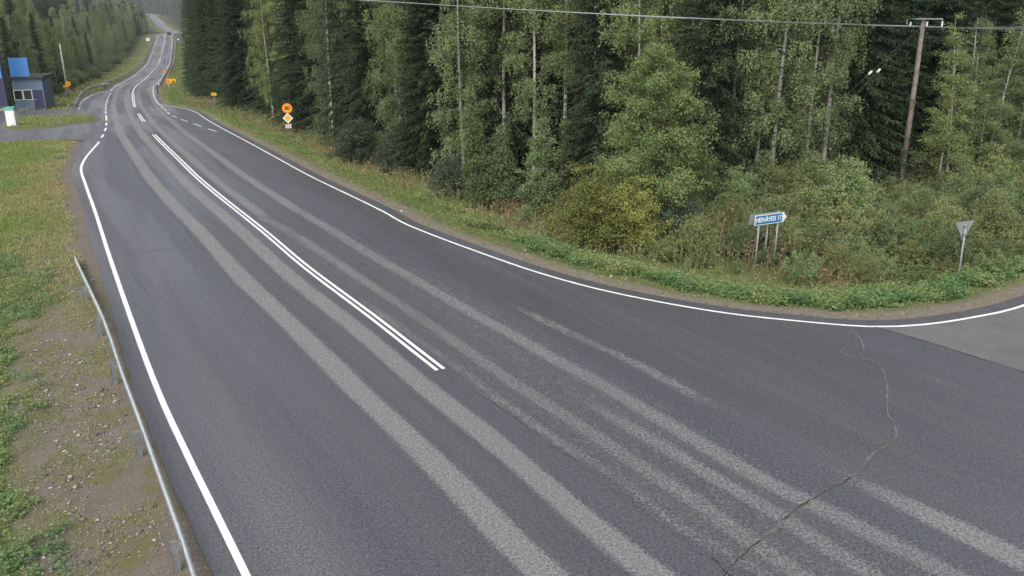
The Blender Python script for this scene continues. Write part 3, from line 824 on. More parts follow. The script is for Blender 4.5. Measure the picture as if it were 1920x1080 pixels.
def plant(key, idx, x, y, sc=1., rz=None, label='', cat='tree', group=None, z=None, lean=0.):
    name, parts = PROTO[key][idx % len(PROTO[key])]
    r = bpy.data.objects.new(name, None); r.empty_display_size = .3
    COL.objects.link(r)
    r.location = (x, y, (float(gz(x, y)[0]) if z is None else z) - .08)
    r.rotation_euler = (lean, 0, random.uniform(0, 6.28) if rz is None else rz)
    r.scale = (sc * random.uniform(.92, 1.08),) * 2 + (sc,)
    for o in parts:
        c = o.copy(); COL.objects.link(c); c.parent = r
    tag(r, label, cat, group)
    return r

# --- named front trees: (kind, variant, base pixel x, y, scale, label)
FR = [
 ('birch', 0, 515, 238, .95, 'pale birch rising between dark spruces behind the round orange-rimmed sign'),
 ('birch', 4, 620, 262, .92, 'light green birch with low hanging branches left of the dark willow bushes'),
 ('birch', 2, 752, 305, .95, 'slender grey-green birch standing behind the two dark willow bushes'),
 ('birch', 4, 872, 352, .95, 'broad grey-green birch left of the leaning white birch stem'),
 ('birch', 3, 948, 345, 1.0, 'birch with a bare white stem leaning left behind the two slim young trees'),
 ('birch', 1, 1000, 355, 1.0, 'tall thin birch behind the slim young tree left of the yellow shrub'),
 ('birch', 3, 1052, 350, .95, 'narrow birch with dark spruces close on its right'),
 ('birch', 1, 1412, 385, .95, 'thin birch directly behind the left end of the blue direction sign'),
 ('birch', 0, 1440, 388, .97, 'birch with a bright white lower stem above the blue direction sign'),
 ('birch', 2, 1500, 380, .95, 'yellowish birch between the blue direction sign and the tall bare birch'),
 ('birch', 3, 1538, 378, 1.05, 'tall birch with a long bare pale stem left of the big dark spruce'),
 ('young', 0, 1225, 440, 1.0, 'medium pointed leafy tree standing alone in front of the spruces'),
 ('young', 1, 893, 392, 1.0, 'slim yellowish young tree left of its thinner neighbour'),
 ('young', 3, 942, 398, 1.05, 'very thin young tree between two slim young trees'),
 ('young', 2, 1010, 402, .95, 'slim dark green young tree left of the yellow shrub'),
 ('young', 3, 1060, 372, 1.0, 'small young tree in the shade behind the yellow shrub'),
 ('gold', 0, 1105, 470, 1.0, 'rounded yellow-green shrub at the foot of the pointed leafy tree'),
 ('gold', 0, 1180, 470, .9, 'lower golden shrub on the right side of the rounded yellow one'),
 ('dark', 0, 668, 312, .95, 'dark blue-green willow bush, the left one of the pair by the forest edge'),
 ('dark', 1, 745, 330, 1.0, 'dark blue-green willow bush, the right one of the pair by the forest edge'),
 ('dark', 0, 850, 372, .75, 'small dark bush below the broad grey-green birch'),
 ('dark', 1, 1280, 452, .7, 'dark leafy bush right of the pointed leafy tree at its foot'),
]
for k_, v_, x_, y_, s_, lab in FR:
    p = ghit(x_, y_)
    plant(k_, v_, p[0], p[1], s_, None, lab, 'shrub' if k_ in ('gold', 'dark') else 'tree')
for v_, x_, y_, s_, lab in [
 (0, 1772, 375, .95, 'pale leafy young tree just right of the power pole'),
 (1, 1800, 362, 1.05, 'pale leafy young tree, second one right of the power pole'),
 (0, 1832, 372, .92, 'pale leafy young tree rising above the yield sign'),
 (1, 1862, 360, 1.1, 'tall pale leafy young tree behind the yield sign on its right'),
 (0, 1893, 372, .9, 'pale leafy young tree near the right end of the grove'),
 (1, 1925, 380, 1.0, 'pale leafy young tree cut by the right edge of the view')]:
    p = ghit(x_, y_); plant('grove', v_, p[0], p[1], s_, None, lab, 'tree')
# --- named spruces
for v_, x_, y_, s_, lab in [
 (2, 1585, 352, 1.0, 'big dark spruce left of the power pole with long drooping branches'),
 (0, 1735, 318, 1.0, 'dark spruce directly behind the power pole'),
 (0, 1320, 392, .95, 'dark spruce right of the pointed leafy tree'),
 (1, 1120, 372, 1.0, 'dark spruce above the rounded yellow shrub'),
 (0, 700, 290, .95, 'spruce with a visible brown stem between two pale birches'),
 (1, 812, 325, 1.0, 'narrow dark spruce left of the broad grey-green birch'),
 (2, 565, 250, .9, 'dark spruce right behind the round orange-rimmed sign'),
 (0, 455, 213, .9, 'dark spruce left of the pale birch behind the speed sign'),
 (2, 1915, 335, .9, 'dark spruce at the right end of the thicket beyond the pole')]:
    p = ghit(x_, y_); plant('spruce', v_, p[0], p[1], s_, None, lab, 'tree')

def where_(u, what, pl_):
    for lim_, w_ in ((345, 'lining the far road before the crest'), (520, 'in the dark stand left of the tall speed sign post'), (780, 'in the forest between the speed sign and the dark willow bushes'),
                     (1090, 'in the forest behind the slim young trees'), (1380, 'in the forest behind the pointed leafy tree'), (1580, 'in the forest above the blue direction sign'), (9999, 'in the forest around and beyond the power pole')):
        if u < lim_: return what + ' ' + w_, 'tree', pl_ + ' ' + w_
taken = []
def free(x, y, r):
    for a, b in taken:
        if (a - x) ** 2 + (b - y) ** 2 < r * r: return False
    taken.append((x, y)); return True
def inview(x, y, top=24, m=4):
    dep = y * CP + (H0) * SP
    if dep < 5: return False
    u = FPX * x / dep
    return -960 - FPX * m / dep < u < 960 + FPX * m / dep
# right forest
cnt = 0
cand = np.c_[rng.uniform(-260, 75, 60000), rng.uniform(30, 560, 60000)]
cand = cand[[inview(*c) for c in cand]]
e_, tl_ = EE(cand)
fl = [ghit(x, y) for x, y in ((345, 168), (395, 190), (455, 214), (560, 250), (700, 296), (850, 352), (1000, 382), (1150, 390), (1300, 398), (1440, 385), (1560, 372), (1700, 352), (1920, 335), (2100, 330))]
FLN = np.array(fl); FLN = np.vstack([FLN, FLN[-1] + [40, 10]])
dF, sF, _ = seg_dist(cand, FLN[::-1])       # walk right-to-left: forest lies on the right hand
ns_, nb_ = 0, 0
Y_MED = ghit(1225, 425)[1]
ord_ = np.argsort(np.where(cand[:, 1] < 135, dF, e_ - 7))
pole_b = ghit(1685, 368)
for k in ord_:
    x, y = cand[k]; e = e_[k]
    if tl_[k] <= 0: continue
    if y < 135:
        if sF[k] < 0 or dF[k] > 24 or dF[k] < .3: continue
        depth = dF[k]
    else:
        if e < 7 or e > 24: continue
        depth = e - 7
    if abs(FPX * x / (y * CP + H0 * SP) + 960 - 1705) < 125 and y < pole_b[1] + 3.0: continue
    u0 = FPX * x / (y * CP + H0 * SP) + 960
    if 1085 < u0 < 1375 and y < Y_MED + 3.2: continue
    if 850 < u0 < 1085 and dF[k] < 2.2: continue
    if 1745 < u0 < 1960 and y < pole_b[1] + 5.5: continue
    sp = 2.7 + depth * .05 + (1.2 if y > 150 else 0) + (1.5 if y > 300 else 0)
    if not free(x, y, sp): continue
    u = FPX * x / (y * CP + H0 * SP) + 960
    pb = .42
    if depth < 7 and (500 < u < 1100 or 1380 < u < 1560): pb = .66
    if u < 500: pb = .12
    if u > 1760: pb = .75
    if 1580 < u < 1750: pb = .05
    if y > 200: pb = .45
    if random.random() < pb:
        if nb_ >= 130: continue
        nb_ += 1
        plant('birch', random.choice([0, 1, 2, 4, 4, 2]), x, y, random.uniform(.8, 1.08) * (.62 if u > 1760 and depth < 8 else 1), None, *where_(u, 'birch among the spruces', 'birches'))
    else:
        if ns_ >= 165: continue
        ns_ += 1
        plant('spruce', random.randrange(4), x, y, random.uniform(.85, 1.12), None, *where_(u, 'dark spruce', 'spruces'))
# left forest
taken = []
nl = [0, 0]
cand = np.c_[rng.uniform(-330, -40, 60000), rng.uniform(95, 560, 60000)]
cand = cand[[inview(*c) for c in cand]]
e_, tl_ = EE(cand)
for k in np.argsort(e_ + np.abs(cand[:, 1] - 100) * .02):
    x, y = cand[k]; e = e_[k]
    if 268 < FPX * x / (y * CP + H0 * SP) + 960 < 334 and y > 430: continue
    lim = np.interp(y, [95, 125, 180, 260, 400], [6, 6.5, 9, 12, 10])
    if tl_[k] >= 0 or e < lim or e > lim + 26: continue
    sp = 2.9 + (e - lim) * .06 + (y - 95) * .007
    if not free(x, y, sp): continue
    if random.random() < .78:
        if nl[0] >= 190: continue
        nl[0] += 1
        plant('birch', random.choice([0, 2, 4, 1, 2]), x, y, random.uniform(.85, 1.15) * np.interp(e - lim, [0, 5, 18], [.55, .8, 1.1]), None, 'birch in the forest left of the far main road', 'tree', 'birches in the forest left of the road')
    else:
        if nl[1] >= 95: continue
        nl[1] += 1
        plant('spruce', random.randrange(4), x, y, random.uniform(.85, 1.1) * np.interp(e - lim, [0, 5, 18], [.5, .75, 1.05]), None, 'spruce in the forest left of the far main road', 'tree', 'spruces in the forest left of the road')
print('TREES right', ns_, nb_, 'left', nl)
# left roadside bushes below the forest
cnt = 0
bc = np.c_[rng.uniform(-230, -45, 2500), rng.uniform(96, 420, 2500)]; bc = bc[[inview(*c) for c in bc]]
eb_, tb_ = EE(bc); lb_ = np.interp(bc[:, 1], [95, 180, 260, 400], [4.5, 6, 9, 8])
taken = []
for k in np.where((tb_ < 0) & (eb_ > lb_) & (eb_ < lb_ + 5))[0]:
    x, y = bc[k]
    if cnt >= 90 or not free(x, y, 2.2): continue
    cnt += 1
    plant('willow', random.randrange(7), x, y, random.uniform(.8, 1.7), None, 'roadside bush at the foot of the left forest', 'shrub', 'bushes at the foot of the left forest')
# willow thicket around the direction sign and the yield sign
def shrub_where(u, d, small):
    if small < 1: w_ = 'low willow shrub right at the feet of the blue direction sign'
    elif u < 1240: w_ = 'small willow shrub in front of the rounded yellow-green shrub'
    elif u < 1370: w_ = 'willow shrub left of the blue direction sign'
    elif u < 1520: w_ = 'willow shrub in the thicket just behind the blue direction sign'
    elif u < 1740: w_ = 'willow shrub in the thicket between direction sign and yield sign' if d < 6 else 'willow shrub in the thicket below the power pole'
    elif u < 1860: w_ = 'willow shrub in the thicket close around the yield sign' if d < 6 else 'willow shrub at the foot of the pale grove'
    else: w_ = 'willow shrub at the right end of the thicket beyond the yield sign'
    return w_, 'shrub', w_.replace('shrub', 'shrubs', 1)
taken = []; cnt = 0
front = np.array([ghit(x, y) for x, y in ((1010, 428), (1080, 458), (1180, 484), (1290, 508), (1400, 528), (1550, 543), (1700, 548), (1800, 540), (1920, 512), (2080, 480))])
sgn_pos = []
cand = np.c_[rng.uniform(-5, 42, 9000), rng.uniform(24, 56, 9000)]
cand = cand[[inview(*c, m=3) for c in cand]]
dA, sA, _ = seg_dist(cand, front[::-1]); dB, sB, _ = seg_dist(cand, FLN[::-1])
sg = ghit(1437, 500); yg = ghit(1795, 535)
for k in np.argsort(dA):
    x, y = cand[k]
    if sA[k] < 0 or dA[k] < .6 or sB[k] > 0: continue
    u = FPX * x / (y * CP + H0 * SP) + 960
    if u < 1230 and dA[k] > 2.2: continue
    small = .42 if abs(u - 1435) < 75 and y < sg[1] + 1.4 else 1.0
    if abs(u - 1797) < 32 and y < yg[1] + 1.5: continue
    if abs(x - pole_b[0]) < 1.4 and y < pole_b[1] and y > pole_b[1] - 1.2: continue
    if not free(x, y, 1.35): continue
    cnt += 1
    lowf = .62 if 1600 < u < 1760 and dA[k] > 6 else 1.0
    s_ = small * lowf * random.uniform(.65, 1.05) * np.interp(dA[k], [0, 2, 8, 16], [.55, .8, 1.15, 1.25]) * (.6 if u < 1240 else 1)
    plant('willow', random.randrange(7), x, y, s_ * random.uniform(.8, 1.2), None, *shrub_where(u, dA[k], small))
print('THICKET', cnt)
# far forest as one mass
LVf = Leaves(); cnt = 0
cand = np.c_[rng.uniform(-900, 60, 16000), rng.uniform(500, 1500, 16000)]
cand = cand[[inview(*c, m=10) for c in cand]]
e_, tl_ = EE(cand)
cand = cand[e_ > 9]
uf = FPX * cand[:, 0] / (cand[:, 1] * CP + H0 * SP) + 960
cand = cand[~((uf > 268) & (uf < 334) & (cand[:, 1] < 980))]
q = np.round(cand / 5).astype(int); _, ui = np.unique(q, axis=0, return_index=True); cand = cand[rng.permutation(ui)][:3000]
LVd = Leaves()
cd = np.c_[rng.uniform(-230, 130, 30000), rng.uniform(50, 420, 30000)]
cd = cd[[inview(*c, m=8) for c in cd]]; ed_, td_ = EE(cd)
dR, sR, _ = seg_dist(cd, FLN[::-1])
near_ = cd[:, 1] < 150
kd = (td_ > 0) & np.where(near_, (sR > 0) & (dR > 22) & (dR < 60), (ed_ > 22) & (ed_ < 50)) | ((td_ < 0) & (cd[:, 1] > 110) & (ed_ > 34) & (ed_ < 60))
cd = cd[kd]; q = np.round(cd / 3.6).astype(int); _, ui = np.unique(q, axis=0, return_index=True); cd = cd[ui]
for x, y in cd:
    z = float(gz(x, y)[0]); H = rng.uniform(17, 22); R = rng.uniform(2., 2.8); n = 420
    f = rng.random(n); a = rng.random(n) * 6.28; rr = R * (1 - f * .9) * rng.uniform(.3, 1, n)
    LVd.add(np.c_[x + np.cos(a) * rr, y + np.sin(a) * rr, z + .3 + f * H], np.c_[np.cos(a), np.sin(a), -rng.uniform(.1, .9, n)], rnd(n) + [0, 0, .8], rng.uniform(.7, 1.3, n), rng.uniform(.3, .5, n), np.clip(rng.normal(.4, .3), 0, 1))
tag(link('deep_forest', LVd.mesh('deep_forest', M['spruce'])), 'dense dark depth of the forest behind the front rows of trees', 'forest', kind='stuff')
for x, y in cand:
    z = float(gz(x, y)[0]); H = rng.uniform(14, 20); R = rng.uniform(2.2, 3.4); n = 110
    f = rng.random(n) ** .8; a = rng.random(n) * 6.28; rr = R * (1 - f ** 1.3) * rng.uniform(.5, 1, n) + .2
    LVf.add(np.c_[x + np.cos(a) * rr, y + np.sin(a) * rr, z + .5 + f * (H - .5)], np.c_[np.cos(a), np.sin(a), -rng.uniform(.2, 1.2, n)], rnd(n) + [0, 0, .6], rng.uniform(1.2, 2.2, n), rng.uniform(.8, 1.4, n), np.clip(rng.normal(.5, .35), 0, 1))
tag(link('far_forest', LVf.mesh('far_forest', M['farleaf'])), 'distant mixed forest covering the hills where the road disappears', 'forest', kind='stuff')

# ------------------------------------------------------------------ ground cover (stuff)
def scatter_pts(n, region, test):
    P = np.c_[rng.uniform(region[0], region[1], n), rng.uniform(region[2], region[3], n)]
    P = P[[inview(*c, m=1.5) for c in P]] if len(P) < 5000 else P[(np.abs(FPX * P[:, 0] / (P[:, 1] * CP + H0 * SP)) < 990) & (P[:, 1] > 8)]
    e, tl = EE(P); k = test(P, e, tl); return P[k], e[k], tl[k]
def blades(P, u, h, w_, nb=7, spread=.10):
    """tufts of thin blades"""
    LV = Leaves(); n = len(P); Z = gz(P[:, 0], P[:, 1]) - .01
    for k in range(nb):
        a = rng.random(n) * 6.283; r = rng.random(n) * spread
        c = np.c_[P[:, 0] + np.cos(a) * r, P[:, 1] + np.sin(a) * r, Z]
        d = np.c_[np.cos(a) * .55, np.sin(a) * .55, np.ones(n)] + rng.normal(0, .22, (n, 3))
        LV.add(c, d, rnd(n) + [0, -.6, 0], h * rng.uniform(.5, 1.2, n), w_ * rng.uniform(.7, 1.3, n), u)
    return LV
def hue(P, sc, seed, lo, hi): return np.clip(lo + (hi - lo) * (hash_noise(P, sc, seed) * .7 + hash_noise(P, sc * .3, seed + 1) * .3), 0, 1)
# right verge grass
P, e, tl = scatter_pts(260000, (-90, 45, 20, 150), lambda P, e, tl: (tl > 0) & (e > .25) & (e < 5.5) & (hash_noise(P, .5, 11) * .6 + hash_noise(P, 2.5, 12) * .5 + np.clip((e - .2) * .7, 0, .8) > .58) & (rng.random(len(P)) < np.interp(P[:, 1], [20, 70, 150], [1, .8, .4])))
dist = P[:, 1]
u = np.clip(hue(P, 2.2, 21, -.1, .75) + np.interp(e, [.3, 1.1, 1.8, 3.2, 5], [.42, .18, -.18, -.10, .12]), 0, 1)
G1 = blades(P, u, np.interp(e, [.4, 1.5, 4], [.06, .13, .26]) * rng.uniform(.7, 1.3, len(P)), np.interp(dist, [20, 60, 120], [.014, .028, .05]), 6, .10)
tag(link('verge_grass', G1.mesh('verge_grass', M['grass'])), 'short green and straw coloured grass along the right verge', 'grass', kind='stuff')
print('G1', len(P))
# tall weeds between verge grass and forest, and in front of the thicket
P, e, tl = scatter_pts(150000, (-80, 45, 22, 130), lambda P, e, tl: (tl > 0) & (e > 2.3) & ((e < 8.5) | ((e < 15) & (P[:, 1] < 44) & (P[:, 0] > 1))) & (hash_noise(P, .8, 31) + np.clip(e - 2.9, -.5, 1) * .5 > .62))
LV = Leaves(); Z = gz(P[:, 0], P[:, 1]); n = len(P)
u = hue(P, 1.9, 41, -.1, 1.15); hh = np.interp(e, [2.9, 4.2, 6, 10], [.3, .65, .95, 1.15]) * rng.uniform(.6, 1.25, n) * (.7 + .6 * hash_noise(P, 3, 44))
fw = np.interp(P[:, 1], [22, 60, 120], [1., 1.4, 2.2])
for k in range(9):
    f = rng.random(n); a = rng.random(n) * 6.283
    c = np.c_[P + rng.normal(0, .05, (n, 2)), Z + hh * f]
    LV.add(c, np.c_[np.cos(a), np.sin(a), rng.uniform(-.1, 1.1, n)], rnd(n) * .6 + [0, 0, 1], rng.uniform(.07, .16, n) * fw ** .5, .035 * fw, np.clip(u + (f - .5) * .25, 0, 1))
LV.add(np.c_[P, Z], np.array([0, 0, 1.]) + rnd(n) * .1, rnd(n), hh, .018 * fw, np.clip(u + .2, 0, 1))
tag(link('tall_weeds', LV.mesh('tall_weeds', M['weeds'])), 'tall brownish green weeds between the verge grass and the forest', 'weeds', kind='stuff')
print('weeds', n)
# bright leafy undergrowth by the junction
def leafy(P, hmax, u, size, k=16, rad=.16):
    LV = Leaves(); Z = gz(P[:, 0], P[:, 1]); n = len(P)
    for j in range(k):
        a = rng.random(n) * 6.283; r = rng.random(n) ** .6 * rad; f = rng.random(n) ** .7
        c = np.c_[P[:, 0] + np.cos(a) * r, P[:, 1] + np.sin(a) * r, Z + hmax * f * (1 - (r / rad) ** 2 * .4)]
        LV.add(c, np.c_[np.cos(a), np.sin(a), rng.uniform(-.5, .35, n)], rnd(n) * .45 + [0, 0, 1], size * rng.uniform(.7, 1.3, n), size * rng.uniform(.45, .8, n), np.clip(u + (f - .6) * .4, 0, 1))
    return LV
P, e, tl = scatter_pts(120000, (-8, 45, 20, 42), lambda P, e, tl: (tl > 0) & (e > 1.0) & (e < 4.2) & (hash_noise(P, .9, 51) * .6 + hash_noise(P, .25, 52) * .35 + np.clip((e - .9) * .5, 0, .6) > np.interp(P[:, 0], [-4, 3, 8, 20], [1.35, .92, .78, .74])))
P = P[:15000]; e = e[:15000]
LV = leafy(P, .42 * rng.uniform(.3, 1.4, len(P)) * np.clip(e / 2, .4, 1), np.clip(hue(P, .9, 61, -.2, 1.0) + rng.normal(0, .12, len(P)), 0, 1), .085, 16, .15)
tag(link('undergrowth', LV.mesh('undergrowth', M['nettle'])), 'bright green leafy undergrowth hugging the junction verge', 'undergrowth', kind='stuff')
print('under', len(P))
# left lawn
P, e, tl = scatter_pts(170000, (-60, -6, 26, 66), lambda P, e, tl: (tl < 0) & (e > .5) & (hash_noise(P, .7, 71) + np.clip((e - .45) * .9, 0, .6) > .62))
P = P[:60000]; e = e[:60000]
u = np.clip(hue(P, 3.0, 81, -.05, .9) + np.interp(e, [.4, 1.6, 3], [.35, .15, 0]) , 0, 1)
G2 = blades(P, u, rng.uniform(.08, .2, len(P)), np.interp(P[:, 1], [26, 60], [.016, .032]), 6, .12)
tag(link('lawn_grass', G2.mesh('lawn_grass', M['grass'])), 'mown green grass left of the road beyond the guardrail', 'grass', kind='stuff')
print('G2', len(P))
# island grass
P = np.c_[rng.uniform(-60, -30, 9000), rng.uniform(60, 100, 9000)]; P = P[inside(P, c0 + (isl - c0) * .82)]
LV = Leaves(); n = len(P)
for k in range(6): LV.add(np.c_[P + rng.normal(0, .08, (n, 2)), zb(P[:, 1]) + .08], rnd(n) * .4 + [0, 0, 1], rnd(n), .2, .05, hue(P, 2, 83, .1, .9))
tag(link('island_grass', LV.mesh('island_grass', M['grass'])), 'patchy grass on the small traffic island', 'grass', kind='stuff')
# left far verge grass
P, e, tl = scatter_pts(60000, (-200, -40, 90, 330), lambda P, e, tl: (tl < 0) & (e > .6) & (e < 9))
u = hue(P, 5, 91, .05, 1.2)
G3 = blades(P, u, rng.uniform(.2, .5, len(P)), .09, 4, .3)
tag(link('far_verge_grass', G3.mesh('far_verge_grass', M['grass'])), 'rough grass on the far left verge below the forest', 'grass', kind='stuff')
P, e, tl = scatter_pts(60000, (-180, -30, 120, 480), lambda P, e, tl: (tl > 0) & (e > .6) & (e < 9))
G3 = blades(P, hue(P, 5, 95, .0, .9), rng.uniform(.2, .5, len(P)), .09, 4, .3)
tag(link('far_right_verge_grass', G3.mesh('far_right_verge_grass', M['grass'])), 'green grass on the right verge of the far road', 'grass', kind='stuff')
# sparse tufts, moss and weeds on the bare left verge
P, e, tl = scatter_pts(60000, (-22, 2, 9, 30), lambda P, e, tl: (tl < 0) & (e > .35) & (hash_noise(P, 1.0, 101) * .6 + hash_noise(P, .3, 102) * .45 + np.interp(e, [0, 1.5, 3], [-.10, 0, .16]) + np.interp(P[:, 1], [12, 28], [0, .14]) > .57))
u = np.clip(hue(P, 1.2, 111, .1, 1.0), 0, 1)
G4 = blades(P, u, rng.uniform(.03, .11, len(P)), .010, 7, .07)
tag(link('sparse_grass', G4.mesh('sparse_grass', M['grass'])), 'sparse low grass tufts on the gravelly left verge', 'grass', kind='stuff')
print('G4', len(P))
P, e, tl = scatter_pts(30000, (-22, 0, 9, 32), lambda P, e, tl: (tl < 0) & (e > 1.3) & (hash_noise(P, 1.6, 121) * .7 + hash_noise(P, .3, 122) * .35 + np.interp(e, [1.3, 2.2, 3], [-.22, .05, .32]) > .60))
P = P[:14000]
LV = leafy(P, rng.uniform(.05, .34, len(P)), np.clip(hue(P, .8, 131, -.1, 1.0) + rng.normal(0, .12, len(P)), 0, 1), .06, 18, .12)
tag(link('leafy_weeds', LV.mesh('leafy_weeds', M['nettle'])), 'green leafy weeds in the lower left corner', 'weeds', kind='stuff')
print('LW', len(P))
# pebbles
P, e, tl = scatter_pts(90000, (-22, 2, 9, 34), lambda P, e, tl: (tl < 0) & (e > .3) & (e < 6.5) & (hash_noise(P, 1.5, 141) * .7 + hash_noise(P, .4, 142) * .3 + .10 * (np.abs(e - 1.8) < .5) > .56))
P2, e2, _ = scatter_pts(60000, (-30, 30, 20, 60), lambda P, e, tl: (tl > 0) & (e > .05) & (e < 1.6) & (hash_noise(P, .8, 151) > .45))
P = np.vstack([P, P2]); n = len(P)
ico = np.array([(1, 0, 0), (-1, 0, 0), (0, 1, 0), (0, -1, 0), (0, 0, 1), (0, 0, -1)], float)
icf = np.array([(0, 2, 4), (2, 1, 4), (1, 3, 4), (3, 0, 4), (2, 0, 5), (1, 2, 5), (3, 1, 5), (0, 3, 5)])
sz = .010 + rng.exponential(.010, n).clip(0, .06); an = rng.random(n) * 6.28
V = ico[None] * rng.uniform(.6, 1.3, (n, 6, 1)) * sz[:, None, None] * np.array([1.2, 1, .6])
ca, sa = np.cos(an)[:, None], np.sin(an)[:, None]
V = np.stack([V[..., 0] * ca - V[..., 1] * sa, V[..., 0] * sa + V[..., 1] * ca, V[..., 2]], -1) + np.c_[P, gz(P[:, 0], P[:, 1]) + sz * .3][:, None]
m, t, b = material('pebbles', (.3, .28, .25), .85, 0, .3)
v = t.attr('v'); t.set(b.inputs['Base Color'], t.mix(v, (.11, .10, .09), (.42, .39, .36))); M['pebble'] = m
tag(link('gravel_stones', mesh_np('gravel_stones', V.reshape(-1, 3), (icf[None] + 6 * np.arange(n)[:, None, None]).reshape(-1, 3), M['pebble'], False, dict(v=('FACE', np.repeat(rng.random(n) ** 2, 8))))), 'loose grey stones strewn over the gravel verges', 'gravel', kind='stuff')
print('peb', n)

# ------------------------------------------------------------------ guardrails
def wbeam(C, Z, side, name, parent, hgt=.31):
    """W-profile beam along a plan curve; Z = centre height"""
    prof = np.array([(0, -.155), (.016, -.155), (.055, -.11), (.055, -.07), (.010, -.02), (.010, .02), (.055, .07), (.055, .11), (.016, .155), (0, .155)])
    N = normals2(C) * side; n = len(C); m_ = len(prof)
    V = np.stack([np.c_[C + N * p[0], Z + p[1]] for p in prof], 1)
    i, j = np.meshgrid(np.arange(n - 1), np.arange(m_), indexing='ij'); i, j = i.ravel(), j.ravel(); j2 = (j + 1) % m_
    F = np.c_[i * m_ + j, i * m_ + j2, (i + 1) * m_ + j2, (i + 1) * m_ + j]
    me = mesh_np(name, V.reshape(-1, 3), F, M['galv'], False)
    return link(name, me, parent)
gr_px = [((330, 1060), 0), ((262, 856), 0), ((220, 722), 0), ((192, 628), 0), ((166, 566), 0)]
gp = np.array([ghit(*p[0]) for p in gr_px])
dn = gp[0] - gp[1]; gpost = np.vstack([gp[0] + dn * 2, gp[0] + dn, gp])
rl = [((362, 1080), .60), ((340, 1010), .60), ((300, 897), .60), ((262, 790), .60), ((225, 690), .60), ((206, 632), .60), ((188, 585), .57), ((165, 536), .48), ((139, 481), .30)]
rp = np.array([hit(*a, b_ - .05) for a, b_ in rl])
rp = np.vstack([rp[0] + (rp[0] - rp[1]) * 5, rp[0] + (rp[0] - rp[1]) * 2, rp]); rh = np.r_[.60, .60, [b_ for _, b_ in rl]]
rail_c = catmull(rp, .4); lsr = np.r_[0, np.cumsum(np.linalg.norm(np.diff(rail_c, axis=0), axis=1))]
lrp = np.r_[0, np.cumsum(np.linalg.norm(np.diff(rp, axis=0), axis=1))] ; lrp *= lsr[-1] / lrp[-1]
zr = np.interp(lsr, lrp, rh) - .05 - .14
gr = thing('guardrail', 'galvanised guardrail with a turned-down end on the near left verge', 'guardrail')
wbeam(rail_c, zr, 1, 'beam', gr)
for i, p in enumerate(gpost):
    j = int(np.argmin(np.linalg.norm(rail_c - p, axis=1))); top = zr[j] + .14; z0_ = float(gz(p[0], p[1])[0]) - .2
    if i == len(gpost) - 1: pass
    nrm_ = normals2(rail_c)[j]; p = rail_c[j] - nrm_ * .13; z0_ = float(gz(p[0], p[1])[0]) - .2
    tdir = rail_c[min(j + 1, len(rail_c) - 1)] - rail_c[j - 1]; ang = math.atan2(tdir[1], tdir[0])
    mb = MB(); hh_ = top - z0_
    c_, s_ = math.cos(ang), math.sin(ang)
    off = np.array([-s_, c_]) * 0
    mb.box((p[0], p[1], (top + z0_) / 2), (.03, .11, hh_), ang)
    for sg_ in (-1, 1):
        mb.box((p[0] - s_ * sg_ * .0585, p[1] + c_ * sg_ * .0585, (top + z0_) / 2 - .002), (.055, .006, hh_ - .006), ang)
    mb.box((p[0] + s_ * .10, p[1] - c_ * .10, top - .12), (.06, .08, .10), ang)
    po = mb.build('post', M['post'], gr)
for j in range(20, len(rail_c) - 10, 10):
    if j % 40 == 20: pass
bolt = MB()
for p in gpost:
    j = int(np.argmin(np.linalg.norm(rail_c - p, axis=1))); nn = normals2(rail_c)[j]
    for a_ in (-.3, -.1, .1, .3):
        tv = rail_c[j] - rail_c[j - 1]; tv /= np.linalg.norm(tv)
        q_ = rail_c[j] + nn * .07 + tv * a_
        bolt.box((q_[0], q_[1], zr[j] + .09), (.03, .03, .03), 0)
bolt.build('bolts', M['post'], gr)
# far left guardrail, along the outside of the bay and the main road
g2 = np.vstack([pix((143, 206)), pix((150, 188), (158, 179), (172, 170.5), (190, 166.5), (206, 163.5)), offset(LF, -1.7)[(LF[:, 1] > 150) & (LF[:, 1] < 400)]])
g2 = catmull(g2, 4); z2 = zb(g2[:, 1]) + .55
gr2 = thing('guardrail', 'long far guardrail following the left side of the main road downhill', 'guardrail')
wbeam(g2, z2, 1, 'beam', gr2)
ln2 = np.r_[0, np.cumsum(np.linalg.norm(np.diff(g2, axis=0), axis=1))]
pm = None
for i, s_ in enumerate(np.arange(1, min(ln2[-1] - 1, 300), 4)):
    x, y = np.interp(s_, ln2, g2[:, 0]), np.interp(s_, ln2, g2[:, 1])
    if pm is None:
        pm = MB().box((0, 0, .1), (.06, .11, 1.1)).box((.03, 0, .1), (.008, .13, 1.09)).mesh('post', M['post'])
    o = link('post', pm, gr2); o.location = (x - .1, y, float(zb(y)))
g3 = offset(CEN, half + 1.6); g3 = g3[(CEN[:, 1] > 235) & (CEN[:, 1] < 460)]
gr3 = thing('guardrail', 'far guardrail along the right side of the road towards the crest', 'guardrail')
wbeam(g3[::3], zb(g3[::3, 1]) + .55, -1, 'beam', gr3)
for p in g3[::3]:
    o = link('post', pm, gr3); o.location = (p[0] + .1, p[1], float(zb(p[1])))

